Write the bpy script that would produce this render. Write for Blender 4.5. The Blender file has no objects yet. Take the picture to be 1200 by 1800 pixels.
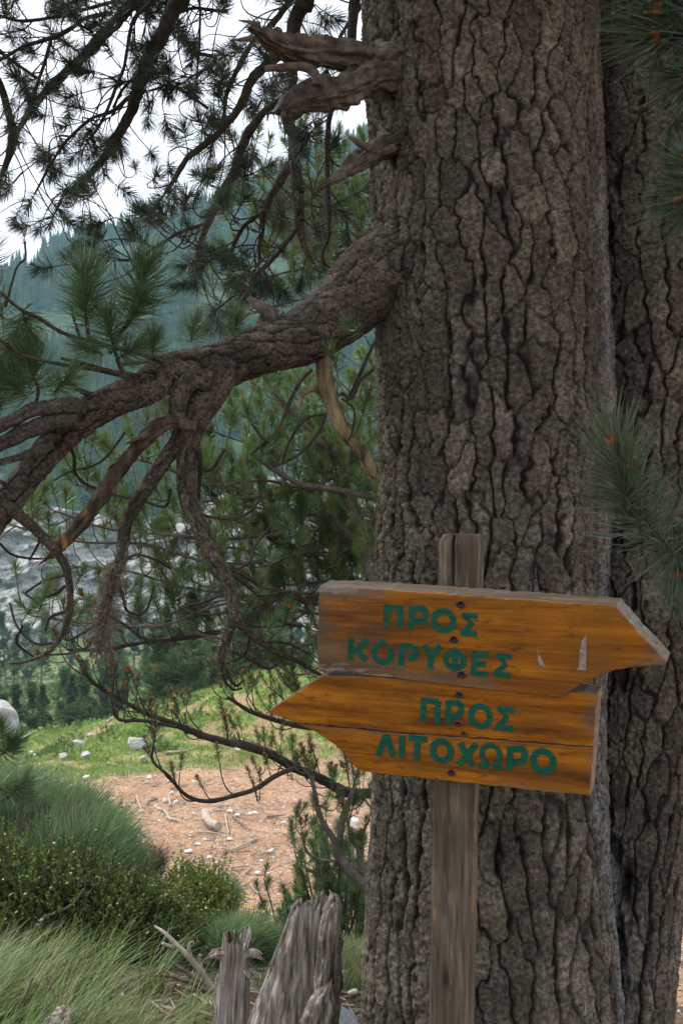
import bpy, math, random
import numpy as np
from mathutils import Vector, Matrix

R = math.radians
rnd = random.Random(7)
C = bpy.context.scene.collection
scene = bpy.context.scene

# ------------------------------------------------------------------ camera, sky, sun, exposure
EYE = 1.6
F = 1750.0
cam_d = bpy.data.cameras.new('camera')
cam = bpy.data.objects.new('camera', cam_d)
C.objects.link(cam)
cam.location = (0, 0, EYE)
cam.rotation_euler = (R(90), 0, 0)
cam_d.sensor_fit = 'VERTICAL'
cam_d.sensor_height = 36.0
cam_d.lens = 35.0
cam_d.clip_start = 0.05
cam_d.clip_end = 4000
cam_d.dof.use_dof = True
cam_d.dof.focus_distance = 2.6
cam_d.dof.aperture_fstop = 14.0
scene.camera = cam

SUN_EL, SUN_AZ = 56.0, -62.0            # azimuth measured from +Y towards +X
w = bpy.data.worlds.new('World')
scene.world = w
w.use_nodes = True
nt = w.node_tree
nt.nodes.clear()
wo = nt.nodes.new('ShaderNodeOutputWorld')
bg = nt.nodes.new('ShaderNodeBackground')
sky = nt.nodes.new('ShaderNodeTexSky')
sky.sky_type = 'NISHITA'
sky.sun_disc = False
sky.sun_elevation = R(SUN_EL)
sky.sun_rotation = R(SUN_AZ)
sky.dust_density = 2.0
cl = nt.nodes.new('ShaderNodeMix'); cl.data_type = 'RGBA'
tc = nt.nodes.new('ShaderNodeTexCoord')
cn = nt.nodes.new('ShaderNodeTexNoise')
cn.inputs['Scale'].default_value = 2.2
cn.inputs['Detail'].default_value = 5
cr = nt.nodes.new('ShaderNodeMapRange')
cr.inputs['From Min'].default_value = 0.3
cr.inputs['From Max'].default_value = 0.62
cr.inputs['To Min'].default_value = 0.72
cr.inputs['To Max'].default_value = 0.97
nt.links.new(tc.outputs['Generated'], cn.inputs['Vector'])
nt.links.new(cn.outputs['Fac'], cr.inputs['Value'])
nt.links.new(cr.outputs['Result'], cl.inputs['Factor'])
nt.links.new(sky.outputs['Color'], cl.inputs['A'])
cl.inputs['B'].default_value = (8.9, 8.8, 9.3, 1)      # cloud veil, times 0.1
nt.links.new(cl.outputs['Result'], bg.inputs['Color'])
bg.inputs['Strength'].default_value = 0.15
nt.links.new(bg.outputs['Background'], wo.inputs['Surface'])

sd = bpy.data.lights.new('sun', 'SUN')
sd.energy = 4.2
sd.angle = R(14)
sd.color = (1.0, 0.95, 0.88)
sun = bpy.data.objects.new('sun', sd)
C.objects.link(sun)
sun_dir = Vector((math.sin(R(SUN_AZ)) * math.cos(R(SUN_EL)), math.cos(R(SUN_AZ)) * math.cos(R(SUN_EL)), math.sin(R(SUN_EL))))
sun.rotation_euler = sun_dir.to_track_quat('Z', 'Y').to_euler()
sun.location = (0, 0, 30)
scene.view_settings.view_transform = 'Standard'
scene.view_settings.look = 'None'
scene.view_settings.gamma = 1.0
scene.view_settings.exposure = 0.38
scene.view_settings.use_curve_mapping = False
scene.render.engine = 'CYCLES'
scene.cycles.max_bounces = 6
scene.cycles.volume_bounces = 1
scene.cycles.transparent_max_bounces = 8
scene.cycles.use_denoising = True


def P(px, py, Y):
    """the point at distance Y in front of the viewer seen at photograph pixel px, py"""
    return np.array([(px - 600.0) / F * Y, Y, EYE - (py - 900.0) / F * Y])


# ------------------------------------------------------------------ noise
def _hash(ix, iy, iz, seed):
    h = (ix.astype(np.int64) * 374761393 + iy.astype(np.int64) * 668265263 + iz.astype(np.int64) * 2147483647 + seed * 974711)
    h = (h ^ (h >> 13)) * 1274126177
    h = h & 0x7fffffff
    h = (h ^ (h >> 16)) * 668265263 & 0x7fffffff
    return ((h >> 4) & 0xffff) / 65535.0


def vnoise(x, y, z=0.0, seed=0):
    x = np.asarray(x, float); y = np.asarray(y, float) + 0 * x; z = np.asarray(z, float) + 0 * x
    ix, iy, iz = np.floor(x), np.floor(y), np.floor(z)
    fx, fy, fz = x - ix, y - iy, z - iz
    fx, fy, fz = [f * f * (3 - 2 * f) for f in (fx, fy, fz)]
    r = 0
    for a in (0, 1):
        for b in (0, 1):
            for c in (0, 1):
                wgt = (fx if a else 1 - fx) * (fy if b else 1 - fy) * (fz if c else 1 - fz)
                r = r + wgt * _hash(ix + a, iy + b, iz + c, seed)
    return r * 2 - 1


def fbm(x, y, z=0.0, seed=0, octv=4, gain=0.5):
    r, a, f = 0, 1.0, 1.0
    for o in range(octv):
        r = r + a * vnoise(np.asarray(x) * f, np.asarray(y) * f, np.asarray(z) * f, seed + o * 17)
        a *= gain; f *= 2.03
    return r


def bark_height(s, v, cw=0.055, ch=0.115, seed=3, fur=1.0):
    """height of bark plates over the girth s and length v, and how deep in a furrow"""
    x = s / cw + 0.26 * fbm(s / cw * 0.7, v / ch * 0.7, 0, seed, 2) + 0.16 * fbm(s / cw * 2.3, v / ch * 3.4, 0, seed + 5, 2)
    y = v / ch + 0.45 * fbm(s / cw * 0.8, v / ch * 0.8, 0, seed + 9, 2) + 0.12 * fbm(s / cw * 3.0, v / ch * 3.0, 0, seed + 15, 2)
    ix, iy = np.floor(x), np.floor(y)
    d1 = np.full(x.shape, 9.0); d2 = np.full(x.shape, 9.0)
    c1x = np.zeros(x.shape); c1y = np.zeros(x.shape); c2x = np.zeros(x.shape); c2y = np.zeros(x.shape); idv = np.zeros(x.shape)
    z0 = np.zeros(x.shape)
    for a in (-1, 0, 1):
        for b in (-1, 0, 1):
            jx = ix + a; jy = iy + b
            sx = jx + 0.5 + 0.42 * (2 * _hash(jx, jy, z0, seed) - 1) + 0.25 * (np.mod(jy, 2) - .5)
            sy = jy + 0.5 + 0.42 * (2 * _hash(jx, jy, z0 + 1, seed) - 1)
            d = np.hypot(x - sx, y - sy)
            hid = _hash(jx, jy, z0 + 2, seed)
            n1 = d < d1
            n2 = (~n1) & (d < d2)
            c2x = np.where(n1, c1x, np.where(n2, sx, c2x)); c2y = np.where(n1, c1y, np.where(n2, sy, c2y))
            d2 = np.where(n1, d1, np.where(n2, d, d2))
            c1x = np.where(n1, sx, c1x); c1y = np.where(n1, sy, c1y); idv = np.where(n1, hid, idv)
            d1 = np.where(n1, d, d1)
    nx = np.abs(c2x - c1x); ny = np.abs(c2y - c1y)
    vert = nx / np.maximum(np.hypot(nx, ny), 1e-6)
    edge = (d2 - d1)
    wv = 0.10 + 0.14 * vert
    wv = wv * (0.55 + 1.1 * np.clip(fbm(s / cw * .5, v / ch * .4, 0, seed + 31, 2) + .3, 0, 1))
    f = np.clip(1 - edge / wv, 0, 1)
    f = f * f * (3 - 2 * f)
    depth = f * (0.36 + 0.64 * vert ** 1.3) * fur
    # flaky layered surface of the plates
    fl = fbm(s / 0.022, v / 0.03, 0, seed + 41, 4, 0.55)
    fs = fl * 2.0
    steps = (np.floor(fs) + np.clip((fs - np.floor(fs)) * 2.2 - .6, 0, 1)) / 2.0
    fine = fbm(s / 0.009, v / 0.008, 0, seed + 61, 4, 0.7)
    med = np.abs(fbm(s / 0.020, v / 0.026, 0, seed + 71, 3, .6))
    h = -1.15 * depth + 0.18 * (idv - .5) + 0.11 * steps + 0.25 * fine * (1 - .5 * depth) - 0.12 * med + 0.05 * np.clip(edge, 0, .6)
    return h, depth, idv


# ------------------------------------------------------------------ mesh builder
class MB:
    def __init__(self):
        self.v, self.f, self.m, self.n, self.attr = [], [], [], 0, {}

    def add(self, verts, faces, mat=0, **attr):
        verts = np.asarray(verts, float).reshape(-1, 3)
        faces = np.asarray(faces, np.int64)
        self.v.append(verts)
        self.f.append(faces + self.n)
        mm = np.asarray(mat)
        self.m.append(np.full(len(faces), int(mat)) if mm.ndim == 0 else mm)
        for k in set(list(self.attr) + list(attr)):
            if k not in self.attr:
                self.attr[k] = [np.zeros(self.n)] if self.n else []
            self.attr[k].append(np.asarray(attr[k], float).reshape(-1) + np.zeros(len(verts)) if k in attr else np.zeros(len(verts)))
        self.n += len(verts)

    def box(self, c, sx, sy, sz, mat=0, rot=None):
        v = np.array([[x, y, z] for x in (-.5, .5) for y in (-.5, .5) for z in (-.5, .5)]) * [sx, sy, sz]
        if rot is not None:
            v = v @ np.array(rot).T
        f = [[0, 1, 3, 2], [4, 6, 7, 5], [0, 4, 5, 1], [2, 3, 7, 6], [0, 2, 6, 4], [1, 5, 7, 3]]
        self.add(v + np.asarray(c), f, mat)

    def mesh(self, name, mats, smooth=True):
        me = bpy.data.meshes.new(name)
        v = np.concatenate(self.v) if self.v else np.zeros((0, 3))
        me.vertices.add(len(v))
        me.vertices.foreach_set('co', v.astype(np.float32).ravel())
        tot = np.concatenate([np.full(len(f), f.shape[1]) for f in self.f])
        loops = np.concatenate([f.ravel() for f in self.f])
        me.loops.add(len(loops))
        me.loops.foreach_set('vertex_index', loops.astype(np.int32))
        me.polygons.add(len(tot))
        start = np.concatenate([[0], np.cumsum(tot)[:-1]])
        me.polygons.foreach_set('loop_start', start.astype(np.int32))
        me.polygons.foreach_set('loop_total', tot.astype(np.int32))
        me.polygons.foreach_set('material_index', np.concatenate(self.m).astype(np.int32))
        me.polygons.foreach_set('use_smooth', np.full(len(tot), bool(smooth)))
        for k, a in self.attr.items():
            at = me.attributes.new(k, 'FLOAT', 'POINT')
            at.data.foreach_set('value', np.concatenate(a).astype(np.float32))
        for m in (mats if isinstance(mats, (list, tuple)) else [mats]):
            me.materials.append(m)
        me.update(calc_edges=True)
        me.validate()
        return me

    def build(self, name, mats, parent=None, smooth=True, **props):
        return link(name, self.mesh(name, mats, smooth), parent, **props)


def link(name, me, parent=None, **props):
    o = bpy.data.objects.new(name, me)
    C.objects.link(o)
    if parent is not None:
        o.parent = parent
    for k, v in props.items():
        o['category' if k == 'cat' else k] = v
    return o


def thing(name, label, cat, loc=(0, 0, 0), group=None):
    o = bpy.data.objects.new(name, None)
    o.empty_display_size = 0.1
    C.objects.link(o)
    o.location = Vector([float(c) for c in loc])
    o['label'] = label
    o['category'] = cat
    if group:
        o['group'] = group
    return o


def smooth_path(pts, rad, step):
    """Catmull-Rom through pts, evenly resampled"""
    pts = np.asarray(pts, float); rad = np.asarray(rad, float)
    if len(pts) < 3:
        n = max(2, int(np.linalg.norm(pts[-1] - pts[0]) / step) + 1)
        t = np.linspace(0, 1, n)[:, None]
        return pts[0] * (1 - t) + pts[-1] * t, rad[0] * (1 - t[:, 0]) + rad[-1] * t[:, 0]
    q = np.concatenate([[2 * pts[0] - pts[1]], pts, [2 * pts[-1] - pts[-2]]])
    out, ro = [], []
    for i in range(len(pts) - 1):
        p0, p1, p2, p3 = q[i], q[i + 1], q[i + 2], q[i + 3]
        n = max(1, int(round(np.linalg.norm(p2 - p1) / step)))
        for k in range(n):
            t = k / n
            out.append(0.5 * ((2 * p1) + (-p0 + p2) * t + (2 * p0 - 5 * p1 + 4 * p2 - p3) * t * t + (-p0 + 3 * p1 - 3 * p2 + p3) * t ** 3))
            ro.append(rad[i] * (1 - t) + rad[i + 1] * t)
    out.append(pts[-1]); ro.append(rad[-1])
    return np.array(out), np.array(ro)


def frames(c):
    t = np.gradient(c, axis=0)
    t /= np.maximum(np.linalg.norm(t, axis=1), 1e-9)[:, None]
    ref = np.array([0, 0, 1.0]) if abs(t[0][2]) < 0.9 else np.array([1.0, 0, 0])
    n = np.cross(t[0], ref); n /= np.linalg.norm(n)
    N = [n]
    for i in range(1, len(c)):
        n = N[-1] - t[i] * np.dot(N[-1], t[i])
        n /= max(np.linalg.norm(n), 1e-9)
        N.append(n)
    N = np.array(N)
    return t, N, np.cross(t, N)


def tube(mb, pts, rad, seg=8, step=0.03, rough=0.0, rscale=0.03, seed=0, mat=0, bark=None, cap=True, smoothp=True, fib=0.0, rag=0.0):
    c, r = smooth_path(pts, rad, step) if smoothp else (np.asarray(pts, float), np.asarray(rad, float))
    if len(c) < 2:
        return c
    t, N, B = frames(c)
    th = np.linspace(0, 2 * np.pi, seg, endpoint=False)
    cs, sn = np.cos(th), np.sin(th)
    dirs = N[:, None, :] * cs[None, :, None] + B[:, None, :] * sn[None, :, None]
    rr = np.repeat(r[:, None], seg, 1)
    at = {}
    if rough > 0:
        base = c[:, None, :] + dirs * rr[..., None]
        rr = rr * (1 + rough * fbm(base[..., 0] / rscale, base[..., 1] / rscale, base[..., 2] / rscale, seed, 3))
    if bark:
        L = np.concatenate([[0], np.cumsum(np.linalg.norm(np.diff(c, axis=0), axis=1))])
        # two sheets blended so that the bark closes round the girth
        s = th[None, :] * rr
        h, d, idv = bark_height(s + 0 * L[:, None], L[:, None] + 0 * s, bark['cw'], bark['ch'], seed + 3)
        s2 = (th[None, :] - 2 * np.pi) * rr
        h2, dd2, id2 = bark_height(s2 + 0 * L[:, None], L[:, None] + 0 * s, bark['cw'], bark['ch'], seed + 3)
        bl = np.clip((th / (2 * np.pi) - 0.9) / 0.1, 0, 1)[None, :]
        h = h * (1 - bl) + h2 * bl; d = d * (1 - bl) + dd2 * bl
        rr = rr + h * bark['d']
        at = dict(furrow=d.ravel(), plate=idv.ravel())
    if fib:
        L = np.concatenate([[0], np.cumsum(np.linalg.norm(np.diff(c, axis=0), axis=1))])
        ct, st_ = np.cos(th)[None, :] + 0 * L[:, None], np.sin(th)[None, :] + 0 * L[:, None]
        g_1 = fbm(ct * 2.6 + seed, st_ * 2.6, L[:, None] / .09, seed, 3)
        g_2 = fbm(ct * 7 + seed, st_ * 7, L[:, None] / .05, seed + 2, 2)
        rr = rr * (1 + fib * (.9 * g_1 + .4 * g_2 - .8 * np.clip(.18 - np.abs(g_1), 0, 1) / .18 * .4))
    v = c[:, None, :] + dirs * rr[..., None]
    if rag:
        endl = np.clip((L - L[-1] + rag * 2.2) / (rag * 2.2), 0, 1) ** 2
        off = rag * (fbm(np.cos(th) * 2.2 + seed, np.sin(th) * 2.2, 0, seed + 5, 3) + .4 * fbm(np.cos(th) * 8, np.sin(th) * 8, 0, seed + 6, 2))
        v = v + t[:, None, :] * (endl[:, None] * off[None, :])[..., None]
    n = len(c)
    i = np.arange(n - 1)[:, None] * seg; j = np.arange(seg)[None, :]; j2 = (j + 1) % seg
    f = np.stack([i + j, i + j2, i + seg + j2, i + seg + j], -1).reshape(-1, 4)
    mb.add(v.reshape(-1, 3), f, mat, **at)
    if cap:
        for e in (0, n - 1):
            cv = np.concatenate([v[e], [c[e] + (t[e] * r[e] * (0.3 if e else -0.3))]])
            ff = np.array([[k, (k + 1) % seg, seg] for k in range(seg)])
            if e == 0:
                ff = ff[:, ::-1]
            mb.add(cv, ff, mat)
    return c


# ------------------------------------------------------------------ materials
def M(name, rough=0.85, spec=0.25):
    m = bpy.data.materials.new(name)
    m.use_nodes = True
    b = m.node_tree.nodes['Principled BSDF']
    b.inputs['Roughness'].default_value = rough
    b.inputs['Specular IOR Level'].default_value = spec
    return m, m.node_tree, b


def node(t, typ, **kw):
    n = t.nodes.new(typ)
    for k, v in kw.items():
        if k in n.inputs:
            n.inputs[k].default_value = v
        else:
            setattr(n, k, v)
    return n


def ramp(t, src, stops, interp='LINEAR'):
    n = t.nodes.new('ShaderNodeValToRGB')
    n.color_ramp.interpolation = interp
    e = n.color_ramp.elements
    while len(e) < len(stops):
        e.new(0.5)
    for k, (p, c) in enumerate(stops):
        e[k].position = p
        e[k].color = (*c, 1) if len(c) == 3 else c
    if src is not None:
        t.links.new(src, n.inputs['Fac'])
    return n.outputs['Color']


def mix(t, fac, a, b, mode='MIX'):
    n = t.nodes.new('ShaderNodeMix'); n.data_type = 'RGBA'; n.blend_type = mode
    for key, val in (('Factor', fac), ('A', a), ('B', b)):
        if hasattr(val, 'links'):
            t.links.new(val, n.inputs[key])
        else:
            n.inputs[key].default_value = val if key == 'Factor' else (*val, 1)
    return n.outputs['Result']


def noise(t, scale, detail=4, rough=0.55, vec=None, stretch=None, coord='Object'):
    tc = t.nodes.new('ShaderNodeTexCoord')
    src = vec or tc.outputs[coord]
    if stretch:
        mp = t.nodes.new('ShaderNodeMapping')
        mp.inputs['Scale'].default_value = stretch
        t.links.new(src, mp.inputs['Vector'])
        src = mp.outputs['Vector']
    n = t.nodes.new('ShaderNodeTexNoise')
    n.inputs['Scale'].default_value = scale
    n.inputs['Detail'].default_value = detail
    n.inputs['Roughness'].default_value = rough
    t.links.new(src, n.inputs['Vector'])
    return n.outputs['Fac']


def bump(t, b, h, dist, strength=1.0):
    n = t.nodes.new('ShaderNodeBump')
    n.inputs['Distance'].default_value = dist
    n.inputs['Strength'].default_value = strength
    t.links.new(h, n.inputs['Height'])
    t.links.new(n.outputs['Normal'], b.inputs['Normal'])


def attr(t, name):
    n = t.nodes.new('ShaderNodeAttribute'); n.attribute_name = name
    return n.outputs['Fac']


def obj_rand(t):
    return t.nodes.new('ShaderNodeObjectInfo').outputs['Random']


def mat_bark(name, base, dark, light, scale=1.0, lichen=0.25, resin=False):
    m, t, b = M(name, 0.9, 0.15)
    n1 = noise(t, 9 * scale, 5, 0.6)
    col = ramp(t, n1, [(0.3, [c * .8 for c in base]), (0.5, base), (0.72, light)])
    n2 = noise(t, 90 * scale, 5, 0.7)
    spk = ramp(t, n2, [(0.35, (0.42, 0.38, 0.34)), (0.5, (1, 1, 1)), (0.64, (1.9, 1.88, 1.78))])
    col = mix(t, 1.0, col, spk, 'MULTIPLY')
    lm = ramp(t, noise(t, 30 * scale, 6, 0.7), [(0.56, (0, 0, 0)), (0.70, (lichen, lichen, lichen))])
    col = mix(t, lm, col, (0.17, 0.19, 0.15))
    pl = ramp(t, attr(t, 'plate'), [(0, (0.70, 0.68, 0.66)), (.5, (1.0, .97, .95)), (1, (1.30, 1.30, 1.24))])
    col = mix(t, 1.0, col, pl, 'MULTIPLY')
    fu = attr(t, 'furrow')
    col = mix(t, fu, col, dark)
    if resin:
        rm = t.nodes.new('ShaderNodeMath'); rm.operation = 'MULTIPLY'
        t.links.new(attr(t, 'resin'), rm.inputs[0])
        t.links.new(ramp(t, noise(t, 45, 5, .7), [(0.42, (0, 0, 0)), (0.6, (1, 1, 1))]), rm.inputs[1])
        col = mix(t, rm.outputs[0], col, (0.25, 0.29, 0.31))
        ch = t.nodes.new('ShaderNodeMath'); ch.operation = 'MULTIPLY'
        t.links.new(attr(t, 'torn'), ch.inputs[0])
        t.links.new(ramp(t, noise(t, 30, 4, .6, stretch=(1, 1, .4)), [(0.4, (0, 0, 0)), (0.58, (1, 1, 1))]), ch.inputs[1])
        col = mix(t, ch.outputs[0], col, (0.13, 0.05, 0.025))
    t.links.new(col, b.inputs['Base Color'])
    bump(t, b, noise(t, 190 * scale, 5, 0.75), 0.007, 1.0)
    return m


def mat_wood(name, stops, scale=30, stretch=(1, 1, .06), bd=0.003, patch=None):
    m, t, b = M(name, 0.8, 0.2)
    g = noise(t, scale, 6, 0.65, stretch=stretch)
    col = ramp(t, g, stops)
    p = ramp(t, noise(t, 6, 3), [(0.3, (0.7, 0.68, 0.66)), (0.7, (1.2, 1.2, 1.2))])
    col = mix(t, 1.0, col, p, 'MULTIPLY')
    if patch:
        pm = ramp(t, noise(t, patch[1], 4, .6, stretch=(1, 1, .25)), [(patch[2], (0, 0, 0)), (patch[2] + .05, (1, 1, 1))])
        col = mix(t, pm, col, patch[0])
    if name == 'post_wood':
        st = ramp(t, noise(t, 26, 5, .65, stretch=(1, 1, .10)), [(.40, (0, 0, 0)), (.60, (.75, .75, .75))])
        col = mix(t, st, col, (.085, .060, .040))
        ks = ramp(t, noise(t, 60, 4, .6, stretch=(1, 1, .16)), [(.60, (0, 0, 0)), (.68, (.8, .8, .8))])
        col = mix(t, ks, col, (.30, .17, .085))
        col = mix(t, attr(t, 'knot'), col, (.030, .022, .016))
    t.links.new(col, b.inputs['Base Color'])
    bump(t, b, g, bd, 1.0)
    return m


def mat_leaf(name, c1, c2, rough=0.5, spec=0.35, sub=0.25, world=True, scale=3.0):
    m, t, b = M(name, rough, spec)
    n = noise(t, scale, 3, coord='Object')
    rn = obj_rand(t)
    ad = t.nodes.new('ShaderNodeMath'); ad.operation = 'ADD'
    t.links.new(n, ad.inputs[0])
    ml = t.nodes.new('ShaderNodeMath'); ml.operation = 'MULTIPLY_ADD'
    t.links.new(rn, ml.inputs[0]); ml.inputs[1].default_value = 0.4; ml.inputs[2].default_value = -0.2
    t.links.new(ml.outputs[0], ad.inputs[1])
    col = ramp(t, ad.outputs[0], [(0.3, c1), (0.7, c2)])
    t.links.new(col, b.inputs['Base Color'])
    # light through the leaf
    tr = t.nodes.new('ShaderNodeBsdfTranslucent')
    t.links.new(col, tr.inputs['Color'])
    mx = t.nodes.new('ShaderNodeMixShader')
    mx.inputs['Fac'].default_value = sub
    out = t.nodes['Material Output']
    t.links.new(b.outputs[0], mx.inputs[1]); t.links.new(tr.outputs[0], mx.inputs[2])
    t.links.new(mx.outputs[0], out.inputs['Surface'])
    return m


def mat_plain(name, col, rough=0.8, spec=0.2, var=0.3, scale=20):
    m, t, b = M(name, rough, spec)
    n = noise(t, scale, 4)
    c = ramp(t, n, [(0.3, [x * (1 - var) for x in col]), (0.7, [x * (1 + var) for x in col])])
    t.links.new(c, b.inputs['Base Color'])
    bump(t, b, n, 0.002, 0.6)
    return m


MAT = {}
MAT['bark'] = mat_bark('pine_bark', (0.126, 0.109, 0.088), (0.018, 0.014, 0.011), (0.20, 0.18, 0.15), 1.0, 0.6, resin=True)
MAT['limb'] = mat_bark('limb_bark', (0.108, 0.092, 0.074), (0.026, 0.020, 0.015), (0.175, 0.155, 0.13), 1.5, 0.5)
MAT['twig'] = mat_bark('twig_bark', (0.105, 0.092, 0.080), (0.04, 0.032, 0.026), (0.17, 0.155, 0.14), 3.0, 0.4)
MAT['pale_twig'] = mat_bark('pale_twig_bark', (0.26, 0.235, 0.21), (0.07, 0.06, 0.05), (0.36, 0.34, 0.31), 3.0, 0.5)
MAT['deadwood'] = mat_wood('dead_stub_wood', [(0.3, (0.035, 0.027, 0.021)), (0.5, (0.10, 0.080, 0.062)), (0.7, (0.20, 0.17, 0.135))], 35, (1, 1, 1), 0.004)
MAT['torn'] = mat_wood('torn_wood', [(0.36, (0.025, 0.017, 0.012)), (0.52, (0.075, 0.054, 0.038)), (0.68, (0.15, 0.115, 0.085))], 40, (1, 1, .3), 0.004, patch=((0.30, 0.15, 0.055), 16, .60))
MAT['peeled'] = mat_wood('peeled_wood', [(0.36, (0.06, 0.042, 0.027)), (0.5, (0.20, 0.145, 0.085)), (0.66, (0.36, 0.27, 0.155))], 26, (1, 1, .3), 0.006)
MAT['grey_wood'] = mat_wood('grey_stump_wood', [(0.30, (0.035, 0.027, 0.021)), (0.42, (0.13, 0.105, 0.085)), (0.54, (0.26, 0.23, 0.20)), (0.68, (0.44, 0.41, 0.375))], 75, (1, 1, .06), 0.005, patch=((0.12, 0.09, 0.066), 16, .60))
MAT['post'] = mat_wood('post_wood', [(0.34, (0.035, 0.028, 0.020)), (0.47, (0.13, 0.108, 0.080)), (0.58, (0.20, 0.172, 0.130)), (0.7, (0.31, 0.275, 0.22))], 80, (1, 1, .06), 0.005, patch=((0.40, 0.27, 0.18), 34, .66))
MAT['stick'] = mat_wood('bleached_wood', [(0.3, (0.24, 0.20, 0.16)), (0.6, (0.46, 0.41, 0.35))], 40, (1, 1, 1), 0.002)
MAT['stick_dark'] = mat_wood('dry_twig_wood', [(0.3, (0.10, 0.08, 0.06)), (0.6, (0.24, 0.20, 0.16))], 40, (1, 1, 1), 0.002)
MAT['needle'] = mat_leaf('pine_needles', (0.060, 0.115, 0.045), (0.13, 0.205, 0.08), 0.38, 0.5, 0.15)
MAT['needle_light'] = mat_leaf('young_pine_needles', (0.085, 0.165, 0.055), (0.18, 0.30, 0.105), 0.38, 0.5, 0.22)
MAT['needle_dark'] = mat_leaf('shaded_pine_needles', (0.034, 0.062, 0.034), (0.065, 0.105, 0.05), 0.45, 0.45, 0.12)  # darker copy of the pine needles, backlit shade put into the colour
MAT['bud'] = mat_plain('orange_buds', (0.42, 0.135, 0.035), 0.7, 0.2, 0.4, 120)
MAT['white_rock'] = mat_plain('white_limestone', (0.66, 0.65, 0.63), 0.9, 0.15, 0.25, 5)
MAT['rock'] = mat_plain('pale_limestone', (0.40, 0.39, 0.38), 0.9, 0.15, 0.4, 9)
MAT['far_leaf'] = mat_leaf('far_pine_foliage', (0.055, 0.095, 0.035), (0.14, 0.20, 0.075), 0.7, 0.1, 0.2, scale=1.2)
MAT['far_trunk'] = mat_plain('far_pine_trunk', (0.20, 0.155, 0.13), 0.9, 0.1, 0.3, 3)

# ------------------------------------------------------------------ terrain
PY = np.array([-400, -10, 2.4, 3.2, 4.2, 5.2, 6.5, 8.0, 9.5, 12, 16, 19, 22, 26, 31, 45, 70, 110, 150, 175, 200, 420, 470, 700, 3000.])
PZ = np.array([6, 0.3, 0.05, -.02, -.35, -.75, -1.25, -1.72, -2.0, -2.32, -2.95, -3.35, -3.45, -3.5, -6.0, -10, -14, -19, -22, -14, -5, 0, 0, -60, -60.])


def terrain(x, y):
    x = np.asarray(x, float); y = np.asarray(y, float)
    z = np.interp(y, PY, PZ)
    # the ground falls away to the right beyond the pine
    z = z - 0.9 * np.clip((x - 0.9) / 1.6, 0, 1) ** 1.3 * np.exp(-((y - 3.6) / 2.8) ** 2)
    # grassy bank behind the clearing, rising to the right
    ridge = np.interp(x, [-30, -11, -7.5, -5.2, -3.6, -2.0, 0, 6, 30], [-2.5, -1.4, -1.0, -.1, .5, 1.1, 1.4, 1.9, 3.0])
    z = z + ridge * np.exp(-((y - 24) / 3.2) ** 2)
    mo = np.clip((y - 175) / 245, 0, 1)
    top = np.clip(158 + 0.415 * x, -20, 215)
    back = np.clip((y - 430) / 900, 0, 1)
    z = z + (top) * (mo ** 1.05) * (1 - back)
    amp = np.clip((y - 200) / 150, 0, 1)
    z = z + amp * 7 * fbm(x / 60, y / 60, 0, 11, 4)
    mid = np.clip((y - 28) / 20, 0, 1) * (1 - amp)
    z = z + mid * 1.6 * fbm(x / 14, y / 14, 0, 21, 3)
    near = np.exp(-np.clip(y, 0, 60) / 30)
    z = z + near * (0.10 * fbm(x / 1.7, y / 1.7, 0, 5, 4) + 0.012 * fbm(x / .15, y / .15, 0, 8, 3))
    return z


def tz(x, y):
    return float(terrain(np.array([x]), np.array([y]))[0])


def axis(segs):
    out = []
    for a, b, s in segs:
        out.append(np.arange(a, b, s))
    return np.concatenate(out + [[segs[-1][1]]])


xs = axis([(-400, -300, 20), (-300, -60, 6), (-60, -14, 1.5), (-14, -4, .16), (-4, 3, .05), (3, 14, .25), (14, 60, 3), (60, 300, 8), (300, 400, 20)])
ys = axis([(-200, -20, 20), (-20, 1.5, .6), (1.5, 7, .05), (7, 30, .11), (30, 60, .8), (60, 180, 2.5), (180, 520, 5), (520, 700, 30)])
X, Y = np.meshgrid(xs, ys)
Z = terrain(X, Y)
mb = MB()
ny_, nx_ = X.shape
i = np.arange(ny_ - 1)[:, None] * nx_; j = np.arange(nx_ - 1)[None, :]
q = np.stack([i + j, i + j + 1, i + nx_ + j + 1, i + nx_ + j], -1).reshape(-1, 4)
# where grass grows: the bank, its foot and the near mound
n1 = fbm(X / 1.6, Y / 1.6, 0, 71, 4)
n2 = fbm(X / .5, Y / .5, 0, 72, 3)
edge = np.interp(X, [-12, -7, -5, -3.5, -1.5, 0.5, 6], [14.0, 16.5, 17.2, 18.6, 19.0, 18.4, 18])
g = np.clip((Y - edge) / 1.4 + 1.1 * n1 + .3 * n2, 0, 1)
g = g * (1 - 0.62 * np.clip((fbm(X / .55, Y / .55, 0, 77, 4) - .10) * 4, 0, 1) * (Y < 33))
gn = np.clip((5.5 - Y) / 1.2, 0, 1) * np.clip((0.8 - X) * 1.4, 0, 1) * np.clip(-.15 + 1.0 * fbm(X / .4, Y / .4, 0, 79, 3), 0, 1)
soil = np.clip((6.5 - Y) / 1.2, 0, 1) * np.clip((1.2 - X) * 2, 0, 1)
forest = np.clip((Y - 150) / 40, 0, 1)
scrub = np.clip((Y - 30) / 5, 0, 1) * (1 - forest)
mb.add(np.stack([X, Y, Z], -1).reshape(-1, 3), q, 0, grass=np.clip(g + gn, 0, 1).ravel(), soil=soil.ravel(), scrub=scrub.ravel(), forest=forest.ravel())
m, t, b = M('ground', 0.95, 0.08)
o1 = noise(t, 34, 8, 0.85)
litter = ramp(t, o1, [(0.36, (0.085, 0.043, 0.022)), (0.46, (0.27, 0.145, 0.078)), (0.55, (0.40, 0.235, 0.135)), (0.66, (0.55, 0.43, 0.31))])
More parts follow.
